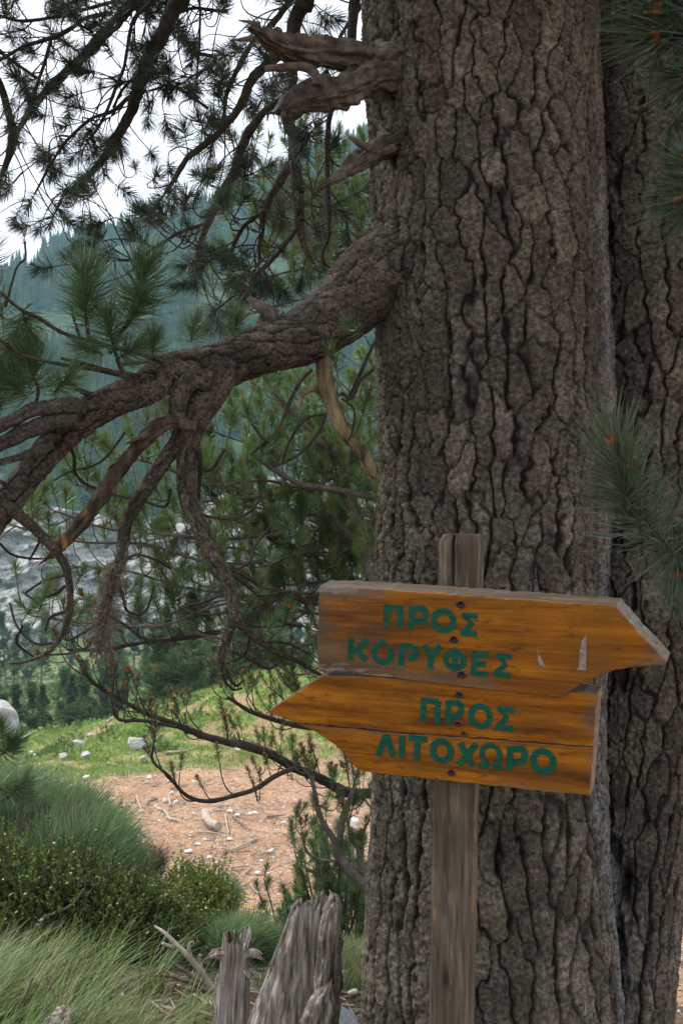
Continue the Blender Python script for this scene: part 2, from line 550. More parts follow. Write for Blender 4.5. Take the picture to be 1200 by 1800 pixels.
litter = mix(t, ramp(t, noise(t, 130, 3, .6), [(0.57, (0, 0, 0)), (0.63, (.9, .9, .9))]), litter, (0.58, 0.50, 0.43))
litter = mix(t, 1.0, litter, ramp(t, noise(t, 1.3, 4, .6), [(0.35, (0.78, 0.78, 0.78)), (0.65, (1.12, 1.12, 1.12))]), 'MULTIPLY')
grass = ramp(t, noise(t, 9, 6, .75), [(0.3, (0.06, 0.10, 0.025)), (0.5, (0.13, 0.20, 0.05)), (0.7, (0.22, 0.28, 0.09))])
grass = mix(t, ramp(t, noise(t, 1.1, 4), [(.45, (0, 0, 0)), (.65, (.55, .55, .55))]), grass, (0.20, 0.17, 0.09))
soilc = ramp(t, noise(t, 40, 6, .75), [(0.3, (0.035, 0.024, 0.017)), (0.5, (0.10, 0.068, 0.047)), (0.7, (0.20, 0.145, 0.105))])
forc = ramp(t, noise(t, .06, 6, .7), [(0.45, (0.025, 0.05, 0.02)), (0.62, (0.06, 0.09, 0.035)), (0.72, (0.26, 0.26, 0.24))])
col = mix(t, attr(t, 'soil'), litter, soilc)
col = mix(t, attr(t, 'grass'), col, grass)
scr = ramp(t, noise(t, .55, 7, .75), [(.38, (.035, .055, .02)), (.5, (.12, .15, .05)), (.60, (.20, .21, .09)), (.70, (.32, .29, .24))])
col = mix(t, attr(t, 'scrub'), col, scr)
col = mix(t, attr(t, 'forest'), col, forc)
t.links.new(col, b.inputs['Base Color'])
bump(t, b, noise(t, 60, 5, .7), 0.02, 0.8)
MAT['ground'] = m
ground = mb.build('ground', m, kind='structure', label='slope with an orange pine-litter clearing and a green bank below a forested mountain')

# ------------------------------------------------------------------ haze
mb = MB()
mb.box((0, 250, 104), 802, 902, 272)
hz = mb.mesh('haze', [], False)
hm = bpy.data.materials.new('haze'); hm.use_nodes = True
ht = hm.node_tree; ht.nodes.clear()
ho = ht.nodes.new('ShaderNodeOutputMaterial'); hv = ht.nodes.new('ShaderNodeVolumePrincipled')
hv.inputs['Color'].default_value = (0.34, 0.60, 0.78, 1)
hv.inputs['Density'].default_value = 0.00062
ht.links.new(hv.outputs[0], ho.inputs['Volume'])
hz.materials.append(hm)
link('haze', hz, kind='stuff', label='pale blue haze filling the valley in front of the mountain')

# ------------------------------------------------------------------ cliff of pale rock across the valley
mb = MB()
u = np.linspace(-75, 12, 260); vv = np.linspace(0, 1, 90)
U, V = np.meshgrid(u, vv)
base_y = 150 + 6 * fbm(U / 18, V * 0, 0, 31, 3)
topz = np.interp(U, [-75, -52, -36, -24, -14, -4, 12], [4, 3.0, 0, 3, 8, 7, 3.0])
botz = -25.0
ZZ = botz + (topz - botz) * V
strata = fbm(U / 9 + ZZ / 14, ZZ / 2.4 - U / 10, 0, 33, 4)
YY = base_y + V * 20 + 2.6 * strata + 1.0 * fbm(U / 1.6, ZZ / 1.3, 0, 35, 3)
i = np.arange(89)[:, None] * 260; j = np.arange(259)[None, :]
mb.add(np.stack([U, YY, ZZ], -1).reshape(-1, 3), np.stack([i + j, i + j + 1, i + 261 + j, i + 260 + j], -1).reshape(-1, 4))
m, t, b = M('cliff_rock', .9, .1)
c = ramp(t, noise(t, .9, 9, .8, stretch=(1, 1, 2.4)), [(.36, (.13, .126, .12)), (.47, (.29, .28, .272)), (.56, (.38, .37, .36)), (.68, (.50, .49, .48))])
c = mix(t, ramp(t, noise(t, .35, 5, .7), [(.52, (0, 0, 0)), (.62, (.8, .8, .8))]), c, (.07, .10, .04))
t.links.new(c, b.inputs['Base Color'])
mb.build('cliff', m, smooth=False, kind='structure', label='pale grey limestone cliff across the valley seen through the needles')


# ------------------------------------------------------------------ conifers far away
def conifer(seed, h=1.0, layers=6, pts=9):
    r_ = random.Random(seed)
    V, Fc = [], []
    for l in range(layers):
        t0 = l / layers
        zb = h * (0.10 + 0.80 * t0); zt = min(h, zb + h * (0.30 - .08 * t0))
        rad = h * 0.20 * (1 - t0) ** 0.85 + h * .012
        n = len(V)
        V.append((0, 0, zt))
        for k in range(pts * 2):
            a = math.pi * k / pts + r_.uniform(-.12, .12)
            q_ = rad * (r_.uniform(.85, 1.2) if k % 2 == 0 else r_.uniform(.35, .6))
            V.append((q_ * math.cos(a), q_ * math.sin(a), zb - (h * .035 if k % 2 == 0 else -h * .03) + r_.uniform(-.01, .01) * h))
        for k in range(pts * 2):
            Fc.append((n, n + 1 + k, n + 1 + (k + 1) % (pts * 2)))
    return np.array(V), np.array(Fc)


proto = [conifer(s, 1.0, 5, 5) for s in range(5)]
mb = MB()
g_ = np.random.default_rng(4)
N = 15000
tx = g_.uniform(-260, 90, N); ty = g_.uniform(185, 440, N)
keep = (np.abs((tx) / ty + 0.12) < 0.42)
dn = fbm(tx / 28, ty / 28, 0, 91, 3)
keep &= (dn > -0.55) & (g_.uniform(size=N) < .35 + 1.2 * (dn + .6))
tx, ty = tx[keep], ty[keep]
tzv = terrain(tx, ty)
for k in range(len(tx)):
    v, f = proto[k % 5]
    hh = g_.uniform(5, 10.5) * (1.1 if g_.uniform() < .2 else 1)
    a = g_.uniform(0, 6.28); ca, sa = math.cos(a), math.sin(a)
    wd = g_.uniform(.8, 1.25)
    vv_ = np.stack([(v[:, 0] * ca - v[:, 1] * sa) * hh * wd, (v[:, 0] * sa + v[:, 1] * ca) * hh * wd, v[:, 2] * hh], -1)
    mb.add(vv_ + [tx[k], ty[k], tzv[k] - .4], f)
MAT['forest'] = mat_leaf('mountain_forest', (0.014, 0.034, 0.014), (0.085, 0.125, 0.045), 0.8, 0.05, 0.05, scale=0.14)
mb.build('mountain_forest', MAT['forest'], smooth=False, kind='stuff', label='dense hazy conifer forest covering the mountain side')
print('mountain trees', len(tx))


# middle-distance pines: trunk and crown of needle clumps
def pine_meshes(seed, h, lean=0.0, bare=0.3, wide=0.2, clumps=260):
    r_ = random.Random(seed); g2 = np.random.default_rng(seed)
    tb = MB()
    tube(tb, [(0, 0, -.3), (lean * .3, 0, h * .33), (lean * .7, .0, h * .7), (lean, 0, h * .97)], [h * .016, h * .013, h * .009, h * .003], 6, h * .12)
    cb = MB()
    for k in range(16):
        z = h * (bare + (1 - bare) * k / 17.0); a = r_.uniform(0, 6.28); l = h * wide * (1.05 - .8 * (z / h - bare) / (1 - bare))
        xx = lean * z / h
        tube(tb, [(xx, 0, z), (xx + l * .6 * math.cos(a), l * .6 * math.sin(a), z + l * .1), (xx + l * math.cos(a), l * math.sin(a), z + l * .35)], [h * .005, h * .003, h * .0015], 4, l * .4)
    for k in range(clumps):
        tt = g2.uniform(0, 1) ** 0.8
        z = h * (bare * .9 + (1.02 - bare * .9) * tt)
        env = h * wide * (1.08 - tt) ** 0.75 * (0.7 + .45 * math.sin(tt * 19 + seed))
        rr_ = env * math.sqrt(g2.uniform(.1, 1)); a = g2.uniform(0, 6.28)
        c = np.array([lean * z / h + rr_ * math.cos(a), rr_ * math.sin(a), z])
        s = h * g2.uniform(.022, .045)
        n = 9
        d = g2.normal(size=(n, 3)); d[:, 2] = np.abs(d[:, 2]) * .8 + .1
        d /= np.linalg.norm(d, axis=1)[:, None]
        p = np.cross(d, g2.normal(size=(n, 3))); p /= np.linalg.norm(p, axis=1)[:, None]
        A = c + p * s * .17; B = c - p * s * .17; T = c + d * s * 1.3
        mb_v = np.stack([A, B, T], 1).reshape(-1, 3)
        cb.add(mb_v, np.arange(n * 3).reshape(-1, 3))
    return tb.mesh('trunk', MAT['far_trunk']), cb.mesh('crown', MAT['far_leaf'], False)


PROT = [pine_meshes(50 + k, 6.0, lean=[0, .35, -.5, .2][k], bare=[.32, .42, .25, .12][k], wide=[.16, .15, .2, .25][k], clumps=[420, 360, 460, 560][k]) for k in range(4)]


def far_pine(px, py, Yd, h, kind, label, group):
    p = P(px, py, Yd)
    z = tz(p[0], Yd)
    o = thing('pine_tree', label, 'tree', (p[0], Yd, z), group)
    o.rotation_euler = (0, 0, rnd.uniform(0, 6.28)) if kind != 1 else (0, 0, 0)
    o.scale = (h / 6,) * 3
    link('trunk', PROT[kind][0], o); link('crown', PROT[kind][1], o)
    return o

FG = 'far pines standing on the slope below the cliff'
LG = 'pine standing on the far slope below the cliff, green crown on a bare pale trunk'
# pines one can tell apart beyond the bank
ORDW = 'leftmost,second from left,third from left,fourth from left,fifth from left,sixth from left,seventh from left,eighth from left,ninth from left,tenth from left,eleventh from left,twelfth from left,thirteenth from left,fourteenth from left,fifteenth from left,sixteenth from left,seventeenth from left,eighteenth from left,nineteenth from left,twentieth from left'.split(',')


def pine_row(specs, what, group):
    half = (len(specs) + 1) // 2
    for k, (px, Yd, h, kd) in enumerate(sorted(specs)):
        if len(specs) > 20:
            w_ = ORDW[k] if k < half else ORDW[len(specs) - 1 - k].replace('left', 'right')
        else:
            w_ = ORDW[k]
        far_pine(px, 1200, Yd, h, kd, w_ + ' ' + what, group)


pine_row([(px, Yd, h * 1.15, kd) for (px, Yd, h, kd) in [(150, 48, 4.6, 0), (118, 50, 4.2, 1), (128, 54, 4.8, 2), (176, 50, 4.4, 1), (182, 55, 5.0, 0), (60, 47, 3.4, 3), (75, 49, 3.6, 0),
                        (25, 44, 3.0, 3), (208, 46, 3.3, 3), (100, 60, 5.2, 2), (5, 52, 3.8, 2)]], 'of the pale-trunked pines just beyond the bank', FG)
pine_row([(rnd.uniform(-30, 330) if k % 3 else rnd.uniform(300, 640), rnd.uniform(78, 128), rnd.uniform(5.5, 8.5), k % 4) for k in range(24)], 'of the small far pines at the cliff foot', 'belt of pines at the foot of the cliff')
pine_row([(rnd.uniform(255, 560), rnd.uniform(31, 44), rnd.uniform(3.6, 5.6), (2, 3, 3, 0)[k % 4]) for k in range(20)], 'of the bushy dark pines behind the bank', 'bushy pines behind the green bank')

# ------------------------------------------------------------------ needle tufts
def tuft_arrays(seed, n, L, nl, a0=78, a1=22, wd=0.0011, bud=True, segs=2, budsize=1.0, gap=0.0):
    g2 = np.random.default_rng(seed)
    t_ = gap + (1 - gap) * g2.uniform(0, 1, n) ** 0.75
    az = g2.uniform(0, 2 * np.pi, n)
    an = np.radians(a0 + (a1 - a0) * t_ + g2.normal(0, 9, n))
    ln = nl * g2.uniform(.78, 1.08, n)
    base = np.stack([0 * t_, 0 * t_, t_ * L], -1)
    d = np.stack([np.sin(an) * np.cos(az), np.sin(an) * np.sin(az), np.cos(an)], -1)
    up = np.array([0, 0, 1.0])
    d2 = d + up * g2.uniform(.05, .45, n)[:, None] + g2.normal(0, .08, (n, 3))
    d2 /= np.linalg.norm(d2, axis=1)[:, None]
    side = np.cross(d, g2.normal(size=(n, 3))); side /= np.linalg.norm(side, axis=1)[:, None]
    mid = base + d * (ln * .5)[:, None]
    tip = mid + d2 * (ln * .5)[:, None]
    V, Fc, Mm = [], [], []
    if segs == 2:
        V.append(np.stack([base - side * wd, base + side * wd, mid - side * wd, mid + side * wd, tip], 1).reshape(-1, 3))
        k = np.arange(n)[:, None] * 5
        Fc.append(np.concatenate([k + [0, 1, 3], k + [0, 3, 2], k + [2, 3, 4]]))
    else:
        V.append(np.stack([base - side * wd, base + side * wd, tip], 1).reshape(-1, 3))
        Fc.append(np.arange(n * 3).reshape(-1, 3))
    Mm.append(np.zeros(len(Fc[0]), int))
    off = len(V[0])

    def spindle(p, dd, l, r_, mt):
        nonlocal off
        dd = dd / np.linalg.norm(dd)
        s1 = np.cross(dd, [1, .2, .1]); s1 /= np.linalg.norm(s1); s2 = np.cross(dd, s1)
        c = p + dd * l * .4
        vv2 = np.array([p, c + s1 * r_, c + s2 * r_, c - s1 * r_, c - s2 * r_, p + dd * l])
        ff = np.array([[0, 2, 1], [0, 3, 2], [0, 4, 3], [0, 1, 4], [5, 1, 2], [5, 2, 3], [5, 3, 4], [5, 4, 1]]) + off
        V.append(vv2); Fc.append(ff); Mm.append(np.full(8, mt)); off += 6
    spindle(np.array([0, 0, -.01]), np.array([0, 0, 1.0]), L * 1.0 + .01, .0028, 1)
    if bud:
        spindle(np.array([0, 0, L * .95]), np.array([0, 0, 1.0]), .020 * budsize, .0048 * budsize, 2)
        for q_ in range(4):
            a = q_ * 1.6 + seed
            spindle(np.array([0, 0, L * .96]), np.array([math.cos(a) * .75, math.sin(a) * .75, 1.0]), .014 * budsize, .004 * budsize, 2)
    return np.concatenate(V), np.concatenate(Fc), np.concatenate(Mm)


def tuft_set(name, mats, count, **kw):
    arr, mes = [], []
    for s in range(count):
        v, f, mm = tuft_arrays(s + hash_name(name), **kw)
        arr.append((v, f, mm))
        b_ = MB(); b_.add(v, f, mm)
        mes.append(b_.mesh('needle_tuft_' + name, mats, False))
    return dict(arr=arr, mesh=mes, mats=mats)


def hash_name(s):
    return sum(ord(c) * (k + 3) for k, c in enumerate(s)) % 1000


MAT['needle_mid'] = mat_leaf('fresh_pine_needles', (0.062, 0.135, 0.052), (0.135, 0.235, 0.09), 0.38, 0.5, 0.2)
TS = {
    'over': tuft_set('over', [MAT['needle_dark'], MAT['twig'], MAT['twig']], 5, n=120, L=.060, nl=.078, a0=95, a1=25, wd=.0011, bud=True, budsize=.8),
    'big': tuft_set('big', [MAT['needle'], MAT['twig'], MAT['bud']], 4, n=300, L=.075, nl=.088, a0=95, a1=22, wd=.0009, bud=True, budsize=1.1),
    'mid': tuft_set('mid', [MAT['needle_light'], MAT['twig'], MAT['bud']], 5, n=120, L=.075, nl=.062, a0=80, a1=20, wd=.0012, bud=True, budsize=1.35),
    'dark': tuft_set('dark', [MAT['needle_mid'], MAT['twig'], MAT['bud']], 5, n=120, L=.085, nl=.062, a0=80, a1=20, wd=.0012, bud=True, budsize=1.3),
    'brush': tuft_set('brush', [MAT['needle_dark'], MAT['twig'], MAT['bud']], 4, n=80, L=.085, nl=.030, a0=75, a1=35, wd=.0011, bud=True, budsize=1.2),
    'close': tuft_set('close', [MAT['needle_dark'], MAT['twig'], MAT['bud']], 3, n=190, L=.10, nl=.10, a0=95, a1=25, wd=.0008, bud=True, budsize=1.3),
}


class Tufts:
    def __init__(self, seed):
        self.items = []
        self.g = np.random.default_rng(seed)

    def add(self, part, p, d, s, kind):
        self.items.append((part, np.asarray(p, float), np.asarray(d, float), s, kind))

    def flush(self, root, limit=290):
        def size(it):
            p = it[1]
            Yd = max(p[1], .05)
            px = 600 + p[0] / Yd * F; py = 900 - (p[2] - EYE) / Yd * F
            vis = p[1] > .2 and -40 < px < 1240 and -40 < py < 1840
            return (it[3] / Yd) if vis else 0
        self.items.sort(key=size, reverse=True)
        rest = {}
        for k, (part, p, d, s, kind) in enumerate(self.items):
            ts = TS[kind]
            vi = int(self.g.integers(len(ts['mesh'])))
            q_ = Vector(d).to_track_quat('Z', 'Y') @ Matrix.Rotation(float(self.g.uniform(0, 6.28)), 3, 'Z').to_quaternion()
            if k < limit and size((part, p, d, s, kind)) > 0:
                o = link('needle_tuft', ts['mesh'][vi], part)
                o.rotation_mode = 'QUATERNION'
                o.rotation_quaternion = q_
                o.location = Vector(p)
                o.scale = (s, s, s)
            else:
                v, f, mm = ts['arr'][vi]
                b_ = rest.setdefault(kind, MB())
                m3 = np.array(q_.to_matrix())
                b_.add((v * s) @ m3.T + p, f, mm)
        for kind, b_ in rest.items():
            o = b_.build('needles', TS[kind]['mats'], root, smooth=False, kind='stuff')
            o.location = -root.location
        print('tufts', len(self.items), {k: sum(len(f) for f in b_.f) for k, b_ in rest.items()})


def unit(v):
    v = np.asarray(v, float)
    return v / max(np.linalg.norm(v), 1e-9)


def twig(mb, tf, part, p, d0, dend, l, r0, kind, s, g2, mat=0, sub=0.5):
    """one twig that leaves along d0 and bends round to dend, with a tuft on its tip"""
    pts = [p]
    n = 5
    cur = np.array(p, float)
    wob = g2.normal(0, .25, 3)
    for k in range(1, n + 1):
        t_ = k / n
        d = unit(unit(d0) * (1 - t_) ** 1.2 + unit(dend) * t_ ** 1.3 * 1.2 + wob * math.sin(t_ * 3.1))
        cur = cur + d * l / n
        pts.append(cur.copy())
    tube(mb, pts, np.linspace(r0, r0 * .6, n + 1), 5, l / 8, mat=mat, cap=False)
    tf.add(part, pts[-1], unit(pts[-1] - pts[-2]), s * g2.uniform(.8, 1.15), kind)
    if g2.uniform() < sub:
        k = int(g2.integers(2, 5))
        dd = unit(g2.normal(size=3))
        twig(mb, tf, part, pts[k], unit(pts[k] - pts[k - 1]) * .6 + dd * .8, unit(dend + dd * .5), l * g2.uniform(.35, .6), r0 * .75, kind, s * .9, g2, mat, 0.15)


def line(txt, Y0, Y1=None, rs=1.0):
    """'px,py,r px,py,r ...' read off the photograph, at distances Y0..Y1"""
    a = np.array([[float(q_) for q_ in w_.split(',')] for w_ in txt.split()])
    Ys = np.linspace(Y0, Y1 if Y1 is not None else Y0, len(a))
    return np.array([P(x, y, yy) for (x, y, r_), yy in zip(a, Ys)]), a[:, 2] / F * Ys * rs


def wpart(name, mb, mats, root, smooth=True, **kw):
    o = mb.build(name, mats, root, smooth, **kw)
    o.location = -root.location
    return o


# ------------------------------------------------------------------ the big pine
def trunk(name, root, table, Yc, seed, seam_side, dens=1.0, th0=-104, th1=104):
    tb = np.array(table, float)
    z_t = EYE - (tb[:, 0] - 900) / F * Yc
    xc = ((tb[:, 1] + tb[:, 2]) / 2 - 600) / F * Yc
    rc = (tb[:, 2] - tb[:, 1]) / 2 / F * Yc
    o_ = np.argsort(z_t)
    z_t, xc, rc = z_t[o_], xc[o_], rc[o_]
    dz = .0030 / dens
    zs_ = np.concatenate([np.arange(z_t[0], .36, .03), np.arange(.36, 2.86, dz), np.arange(2.86, z_t[-1], .05)])
    th = np.radians(np.concatenate([np.arange(th0, th1, .62 / dens), np.arange(th1, 360 + th0, 8)]))
    from_z = lambda a: np.interp(zs_, z_t, a)
    k = 9
    X0, R0 = from_z(xc), from_z(rc)
    T, Zg = np.meshgrid(th, zs_)
    Rg = R0[:, None] + 0 * T; Xg = X0[:, None] + 0 * T
    s = T * float(R0[(zs_ > .4) & (zs_ < 2.8)].mean())
    # plates grow longer towards the foot
    cum = np.concatenate([[0], np.cumsum(np.diff(zs_) / np.interp(zs_[1:], [.3, 1.3], [1.75, 1.0]))])
    hh, dd, idv = bark_height(s, cum[:, None] + 0 * T, .051, .098, seed)
    big = .009 * fbm(s / .14, Zg / .45, 0, seed + 80, 3) + .0025 * fbm(s / .05, Zg / .07, 0, seed + 81, 2)
    rr_ = Rg + big + .0115 * hh
    xs_ = Xg + rr_ * np.sin(T); ys_ = Yc - rr_ * np.cos(T)
    # hollow and torn scars
    torn = np.zeros(T.shape)
    resin = np.zeros(T.shape)
    ppx = 600 + xs_ / ys_ * F; ppy = 900 - (Zg - EYE) / ys_ * F
    if seam_side > 0:
        hol = np.exp(-(((ppx - 872) / 26) ** 2 + ((ppy - 1495) / 40) ** 2))
        rr_ = rr_ - .03 * hol
        torn = np.exp(-(((ppx - 768 - (ppy - 120) * .12) / 13) ** 2 + ((ppy - 130) / 60) ** 2)) * 1.2
        rr_ = rr_ - .010 * torn
        xs_ = Xg + rr_ * np.sin(T); ys_ = Yc - rr_ * np.cos(T)
    seamx = np.interp(ppy, [0, 300, 500, 680, 1050, 1420, 1700], [1046, 1048, 1062, 1070, 1062, 1050, 1090])
    resin = np.exp(-((ppx - seamx - 2 + 7 * fbm(Zg / .05, T * .5, 0, 44, 3)) / 5.0) ** 2) * (ppy > 280) * (np.cos(T) > 0)
    resin = resin + .5 * np.exp(-((ppx - seamx - 10) / 16) ** 2) * (ppy > 1380)
    pocket = np.zeros(T.shape)  # pockets along the seam, sunk in and coloured dark
    if seam_side < 0:
        for (hx, hy, wx, wy) in [(1098, 1560, 17, 42), (1086, 1650, 11, 45), (1062, 1440, 12, 40), (1076, 1500, 14, 30), (1080, 1740, 10, 26)]:
            e_ = np.exp(-(((ppx - hx + 6 * fbm(Zg / .03, T * 3, 0, 4, 2)) / wx) ** 2 + ((ppy - hy) / wy) ** 2))
            pocket = np.maximum(pocket, e_)
        rr_ = rr_ - .045 * np.clip(pocket * 1.4 - .2, 0, 1)
        xs_ = Xg + rr_ * np.sin(T); ys_ = Yc - rr_ * np.cos(T)
    dd = np.maximum(dd, np.clip(pocket * 1.5 - .35, 0, 1))
    mb = MB()
    n, mth = T.shape
    i = np.arange(n - 1)[:, None] * mth; j = np.arange(mth)[None, :]; j2 = (j + 1) % mth
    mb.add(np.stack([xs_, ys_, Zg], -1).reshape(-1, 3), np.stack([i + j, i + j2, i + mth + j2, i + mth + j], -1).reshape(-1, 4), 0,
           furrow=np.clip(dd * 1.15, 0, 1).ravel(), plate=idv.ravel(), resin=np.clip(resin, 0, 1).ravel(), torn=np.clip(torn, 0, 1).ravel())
    return wpart(name, mb, MAT['bark'], root)


big = thing('pine_tree', 'huge old pine with twin furrowed trunks and a thick limb reaching left behind the sign', 'tree', (.4, 2.5, -.1))
trunk('trunk', big, [(-4200, 760, 900), (-2600, 690, 960), (-1200, 640, 1010), (-400, 630, 1035), (0, 638, 1045), (250, 650, 1052), (500, 660, 1064), (800, 667, 1068),
                     (1000, 663, 1064), (1250, 651, 1060), (1500, 644, 1064), (1800, 636, 1085), (2000, 618, 1120), (2160, 590, 1150)], 2.50, 3, 1)
trunk('trunk', big, [(-3600, 1150, 1240), (-1200, 1080, 1290), (0, 1046, 1316), (400, 1040, 1300), (900, 1030, 1270), (1300, 1030, 1236), (1530, 1020, 1204), (1650, 1005, 1190),
                     (1800, 985, 1180), (2000, 970, 1182), (2160, 950, 1190)], 2.62, 23, -1, .9, -70, 100)

tf = Tufts(5)
BK = dict(cw=.034, ch=.05, d=.006)
# the thick limb
LIMBY = (2.42, 2.05)
lp, lr = line('760,430,56 700,455,63 655,488,67 612,534,62 575,564,54 540,588,52 505,602,46 465,612,44 425,628,42 390,642,40 350,648,38 300,656,35 250,684,31 205,702,29 165,722,30 130,745,31 95,780,28 62,822,25 30,862,25 -10,915,24 -70,1000,20', 2.45, 2.05)
mb = MB()
tube(mb, lp, lr, 130, .0045, seed=4, bark=BK)
limb = wpart('limb', mb, MAT['limb'], big)
# forks of the limb
mb = MB()
p_, r_ = line('395,645,30 368,690,32 345,730,27 332,775,20 328,820,17 328,860,16.5 336,890,16 353,929,15 366,960,15 378,985,14 398,1016,12.5 408,1050,11 410,1064,10 415,1092,9', 2.24, 2.16)
tube(mb, p_, r_, 56, .005, seed=9, bark=dict(cw=.022, ch=.03, d=.0035))
p_, r_ = line('412,1088,9 402,1112,8.5 393,1140,8 386,1160,6 388,1178,2', 2.16); tube(mb, p_, r_, 14, .006, .18, .012, 3)
p_, r_ = line('414,1088,8 440,1115,6.5 488,1148,5.5 520,1160,4.5 548,1178,3.5 590,1200,3', 2.16, 2.3); tube(mb, p_, r_, 10, .01, .1)
p_, r_ = line('377,985,6 420,1005,5 460,1030,4 505,1040,3.5 545,1042,3 565,1025,2', 2.18, 2.3); tube(mb, p_, r_, 9, .01, .1)
p_, r_ = line('383,990,6 430,1025,4 470,1060,4 490,1090,3.5 530,1102,3', 2.18, 2.3); tube(mb, p_, r_, 9, .01, .1)
forkA = wpart('branch', mb, MAT['limb'], big)
mb = MB()
p_, r_ = line('322,735,15 316,770,16 294,802,14.5 272,835,14 255,862,13 236,892,13 222,920,12 217,950,11 214,980,10 203,1010,9.5 195,1038,9 186,1068,9 180,1094,9 176,1122,6 173,1146,3', 2.22, 2.2)
tube(mb, p_, r_, 48, .005, seed=12, bark=dict(cw=.018, ch=.024, d=.003))
p_, r_ = line('372,672,19 340,668,20 318,690,18 312,722,15 318,745,12', 2.20, 2.18); tube(mb, p_, r_, 40, .005, seed=13, bark=dict(cw=.02, ch=.024, d=.003))
forkB = wpart('branch', mb, MAT['limb'], big)
mb = MB()
p_, r_ = line('345,752,10 300,742,11 272,756,12 249,778,13 228,802,13 210,824,13.5 195,850,13 180,872,12.5 165,892,11 150,911,12 134,930,11.5 120,947,10.5 100,966,9 81,983,3', 2.16, 2.1)
tube(mb, p_, r_, 34, .005, .14, .012, 5, fib=.5, rag=.02)
p_, r_ = line('262,762,6 240,772,5 222,780,2', 2.12); tube(mb, p_, r_, 8, .01, .2, .01)
wpart('dead_branch', mb, MAT['torn'], big, label='torn dead branch with raw orange split wood')
mb = MB()
p_, r_ = line('0,872,13 18,893,11 54,923,9.5 90,959,8.5 111,986,7.5 119,1008,7 123,1028,6.5 124,1056,6 121,1082,6 114,1106,5 103,1126,5 84,1146,4 63,1157,3.2 40,1164,2.5 18,1166,2', 2.06, 2.1)
tube(mb, p_, r_, 14, .008, .16, .012, 8)
for s_ in ['150,715,16 110,712,13 60,720,11 30,735,10 0,752,9 -40,785,8', '135,735,18 100,738,14 60,752,13 20,772,12 -6,785,10 -14,790,5', '90,780,10 55,796,7 18,808,5 -10,818,5', '25,868,5 8,850,4 -20,840,4']:
    p_, r_ = line(s_, 2.08, 2.0); tube(mb, p_, r_, 22, .006, .1, .014, 9, fib=.35, rag=.012)
forkC = wpart('branch', mb, MAT['limb'], big)
mb = MB()
p_, r_ = line('571,618,15 569,650,13 573,680,13.5 582,705,13 591,728,12.5 600,748,12 612,768,11.5 626,784,11 640,800,10.5 650,820,9 656,840,6', 2.36, 2.34)
tube(mb, p_, r_, 34, .005, .12, .012, 15, fib=.42, rag=.015)
p_, r_ = line('566,686,6 548,683,6.5 534,690,6 528,704,4.5 526,720,2', 2.36, 2.33); tube(mb, p_, r_, 10, .006, .12, .01, 3)
wpart('dead_branch', mb, MAT['peeled'], big, label='peeled dead branch hanging from the limb')
mb = MB()
for s_ in ['478,572,12 474,556,14 466,545,12 456,538,9 447,531,6 438,524,4', '456,600,9 455,580,8 459,562,6 460,556,3', '632,440,5 624,425,4 616,412,2', '495,556,5 498,548,3', '302,640,6 292,626,5 260,634,4 215,640,3']:
    mb = MB()
    p_, r_ = line(s_, 2.3, 2.3); tube(mb, p_, r_, 16, .005, .15, .012, 19, fib=.35, rag=.006)
    wpart('broken_knot', mb, MAT['deadwood'], big)

# twigs with big tufts rising from the limb
mb = MB()
part = mb
def stem(mb, txt, Y0, Y1, seg=8, rough=.14, mat=0):
    p_, r_ = line(txt, Y0, Y1); return tube(mb, p_, r_, seg, .008, rough, .012, 7, mat=mat)
stem(mb, '300,640,7 266,628,5 228,616,4.5 193,610,4 150,597,4 110,585,3.6 70,560,3.4 34,542,3 0,512,3 -30,480,3', 2.2, 2.0)
stem(mb, '240,680,5 235,668,4.5 190,654,4 130,644,3.8 85,636,3.4 34,621,3 -10,590,3', 2.2, 2.0)
stem(mb, '270,665,6 200,655,5.5 150,640,4 108,630,3', 2.18, 2.1)
stem(mb, '200,700,6 150,690,5 120,672,3', 2.2, 2.1)
stem(mb, '163,600,3.4 156,590,3.4 153,560,3 151,535,3', 2.14, 2.12)
stem(mb, '140,592,2.6 130,560,2.4 125,535,2', 2.14, 2.12)
stem(mb, '193,621,4 210,590,3.8 227,564,3.6 238,540,3.3', 2.14, 2.12)
stem(mb, '10,540,2.6 30,470,2 45,455,2 44,425,2', 2.05, 2.05)
stem(mb, '230,680,4 210,640,4 200,610,3', 2.14, 2.1)
stem(mb, '60,720,4 66,700,3 68,680,3', 2.1, 2.1)
twb = wpart('branch', mb, MAT['limb'], big)
def T(part, px, py, Yd, dpx, dpy, dy, s, kind):
    """a tuft whose tip points dpx, dpy on the photograph"""
    tf.add(part, P(px, py, Yd), unit([dpx, dy, -dpy]), s, kind)
for (px, py, dx, dy_, s) in [(151, 545, -2, -60, 1.1), (152, 575, 0, -60, .8), (240, 548, 12, -50, 1.15), (226, 575, 20, -40, .8), (200, 615, -6, -40, .85), (205, 632, 30, -20, .7), (68, 690, -8, -40, 1.0), (92, 695, 30, -30, .75), (50, 700, -30, -30, .7),
                             (335, 602, 8, -40, .62), (412, 592, 6, -40, .55), (268, 628, 4, -30, .6), (10, 560, -30, -25, 1.1), (-10, 600, -30, 20, 1.1), (20, 640, -30, 30, 1.0), (0, 520, -40, -10, 1.0), (40, 545, 10, 30, .8), (0, 680, -20, -40, .9), (5, 720, -20, -40, .9),
                             (-20, 480, -10, -40, 1.0), (15, 600, 5, 40, .8), (35, 560, -10, 40, .7), (182, 622, -30, -10, .6)]:
    T(twb, px, py, 2.1, dx, dy_, .15 * (1 if px % 2 else -1) * 40, s, 'big')
T(twb, 43, 432, 2.05, 0, -40, 0, .4, 'brush')

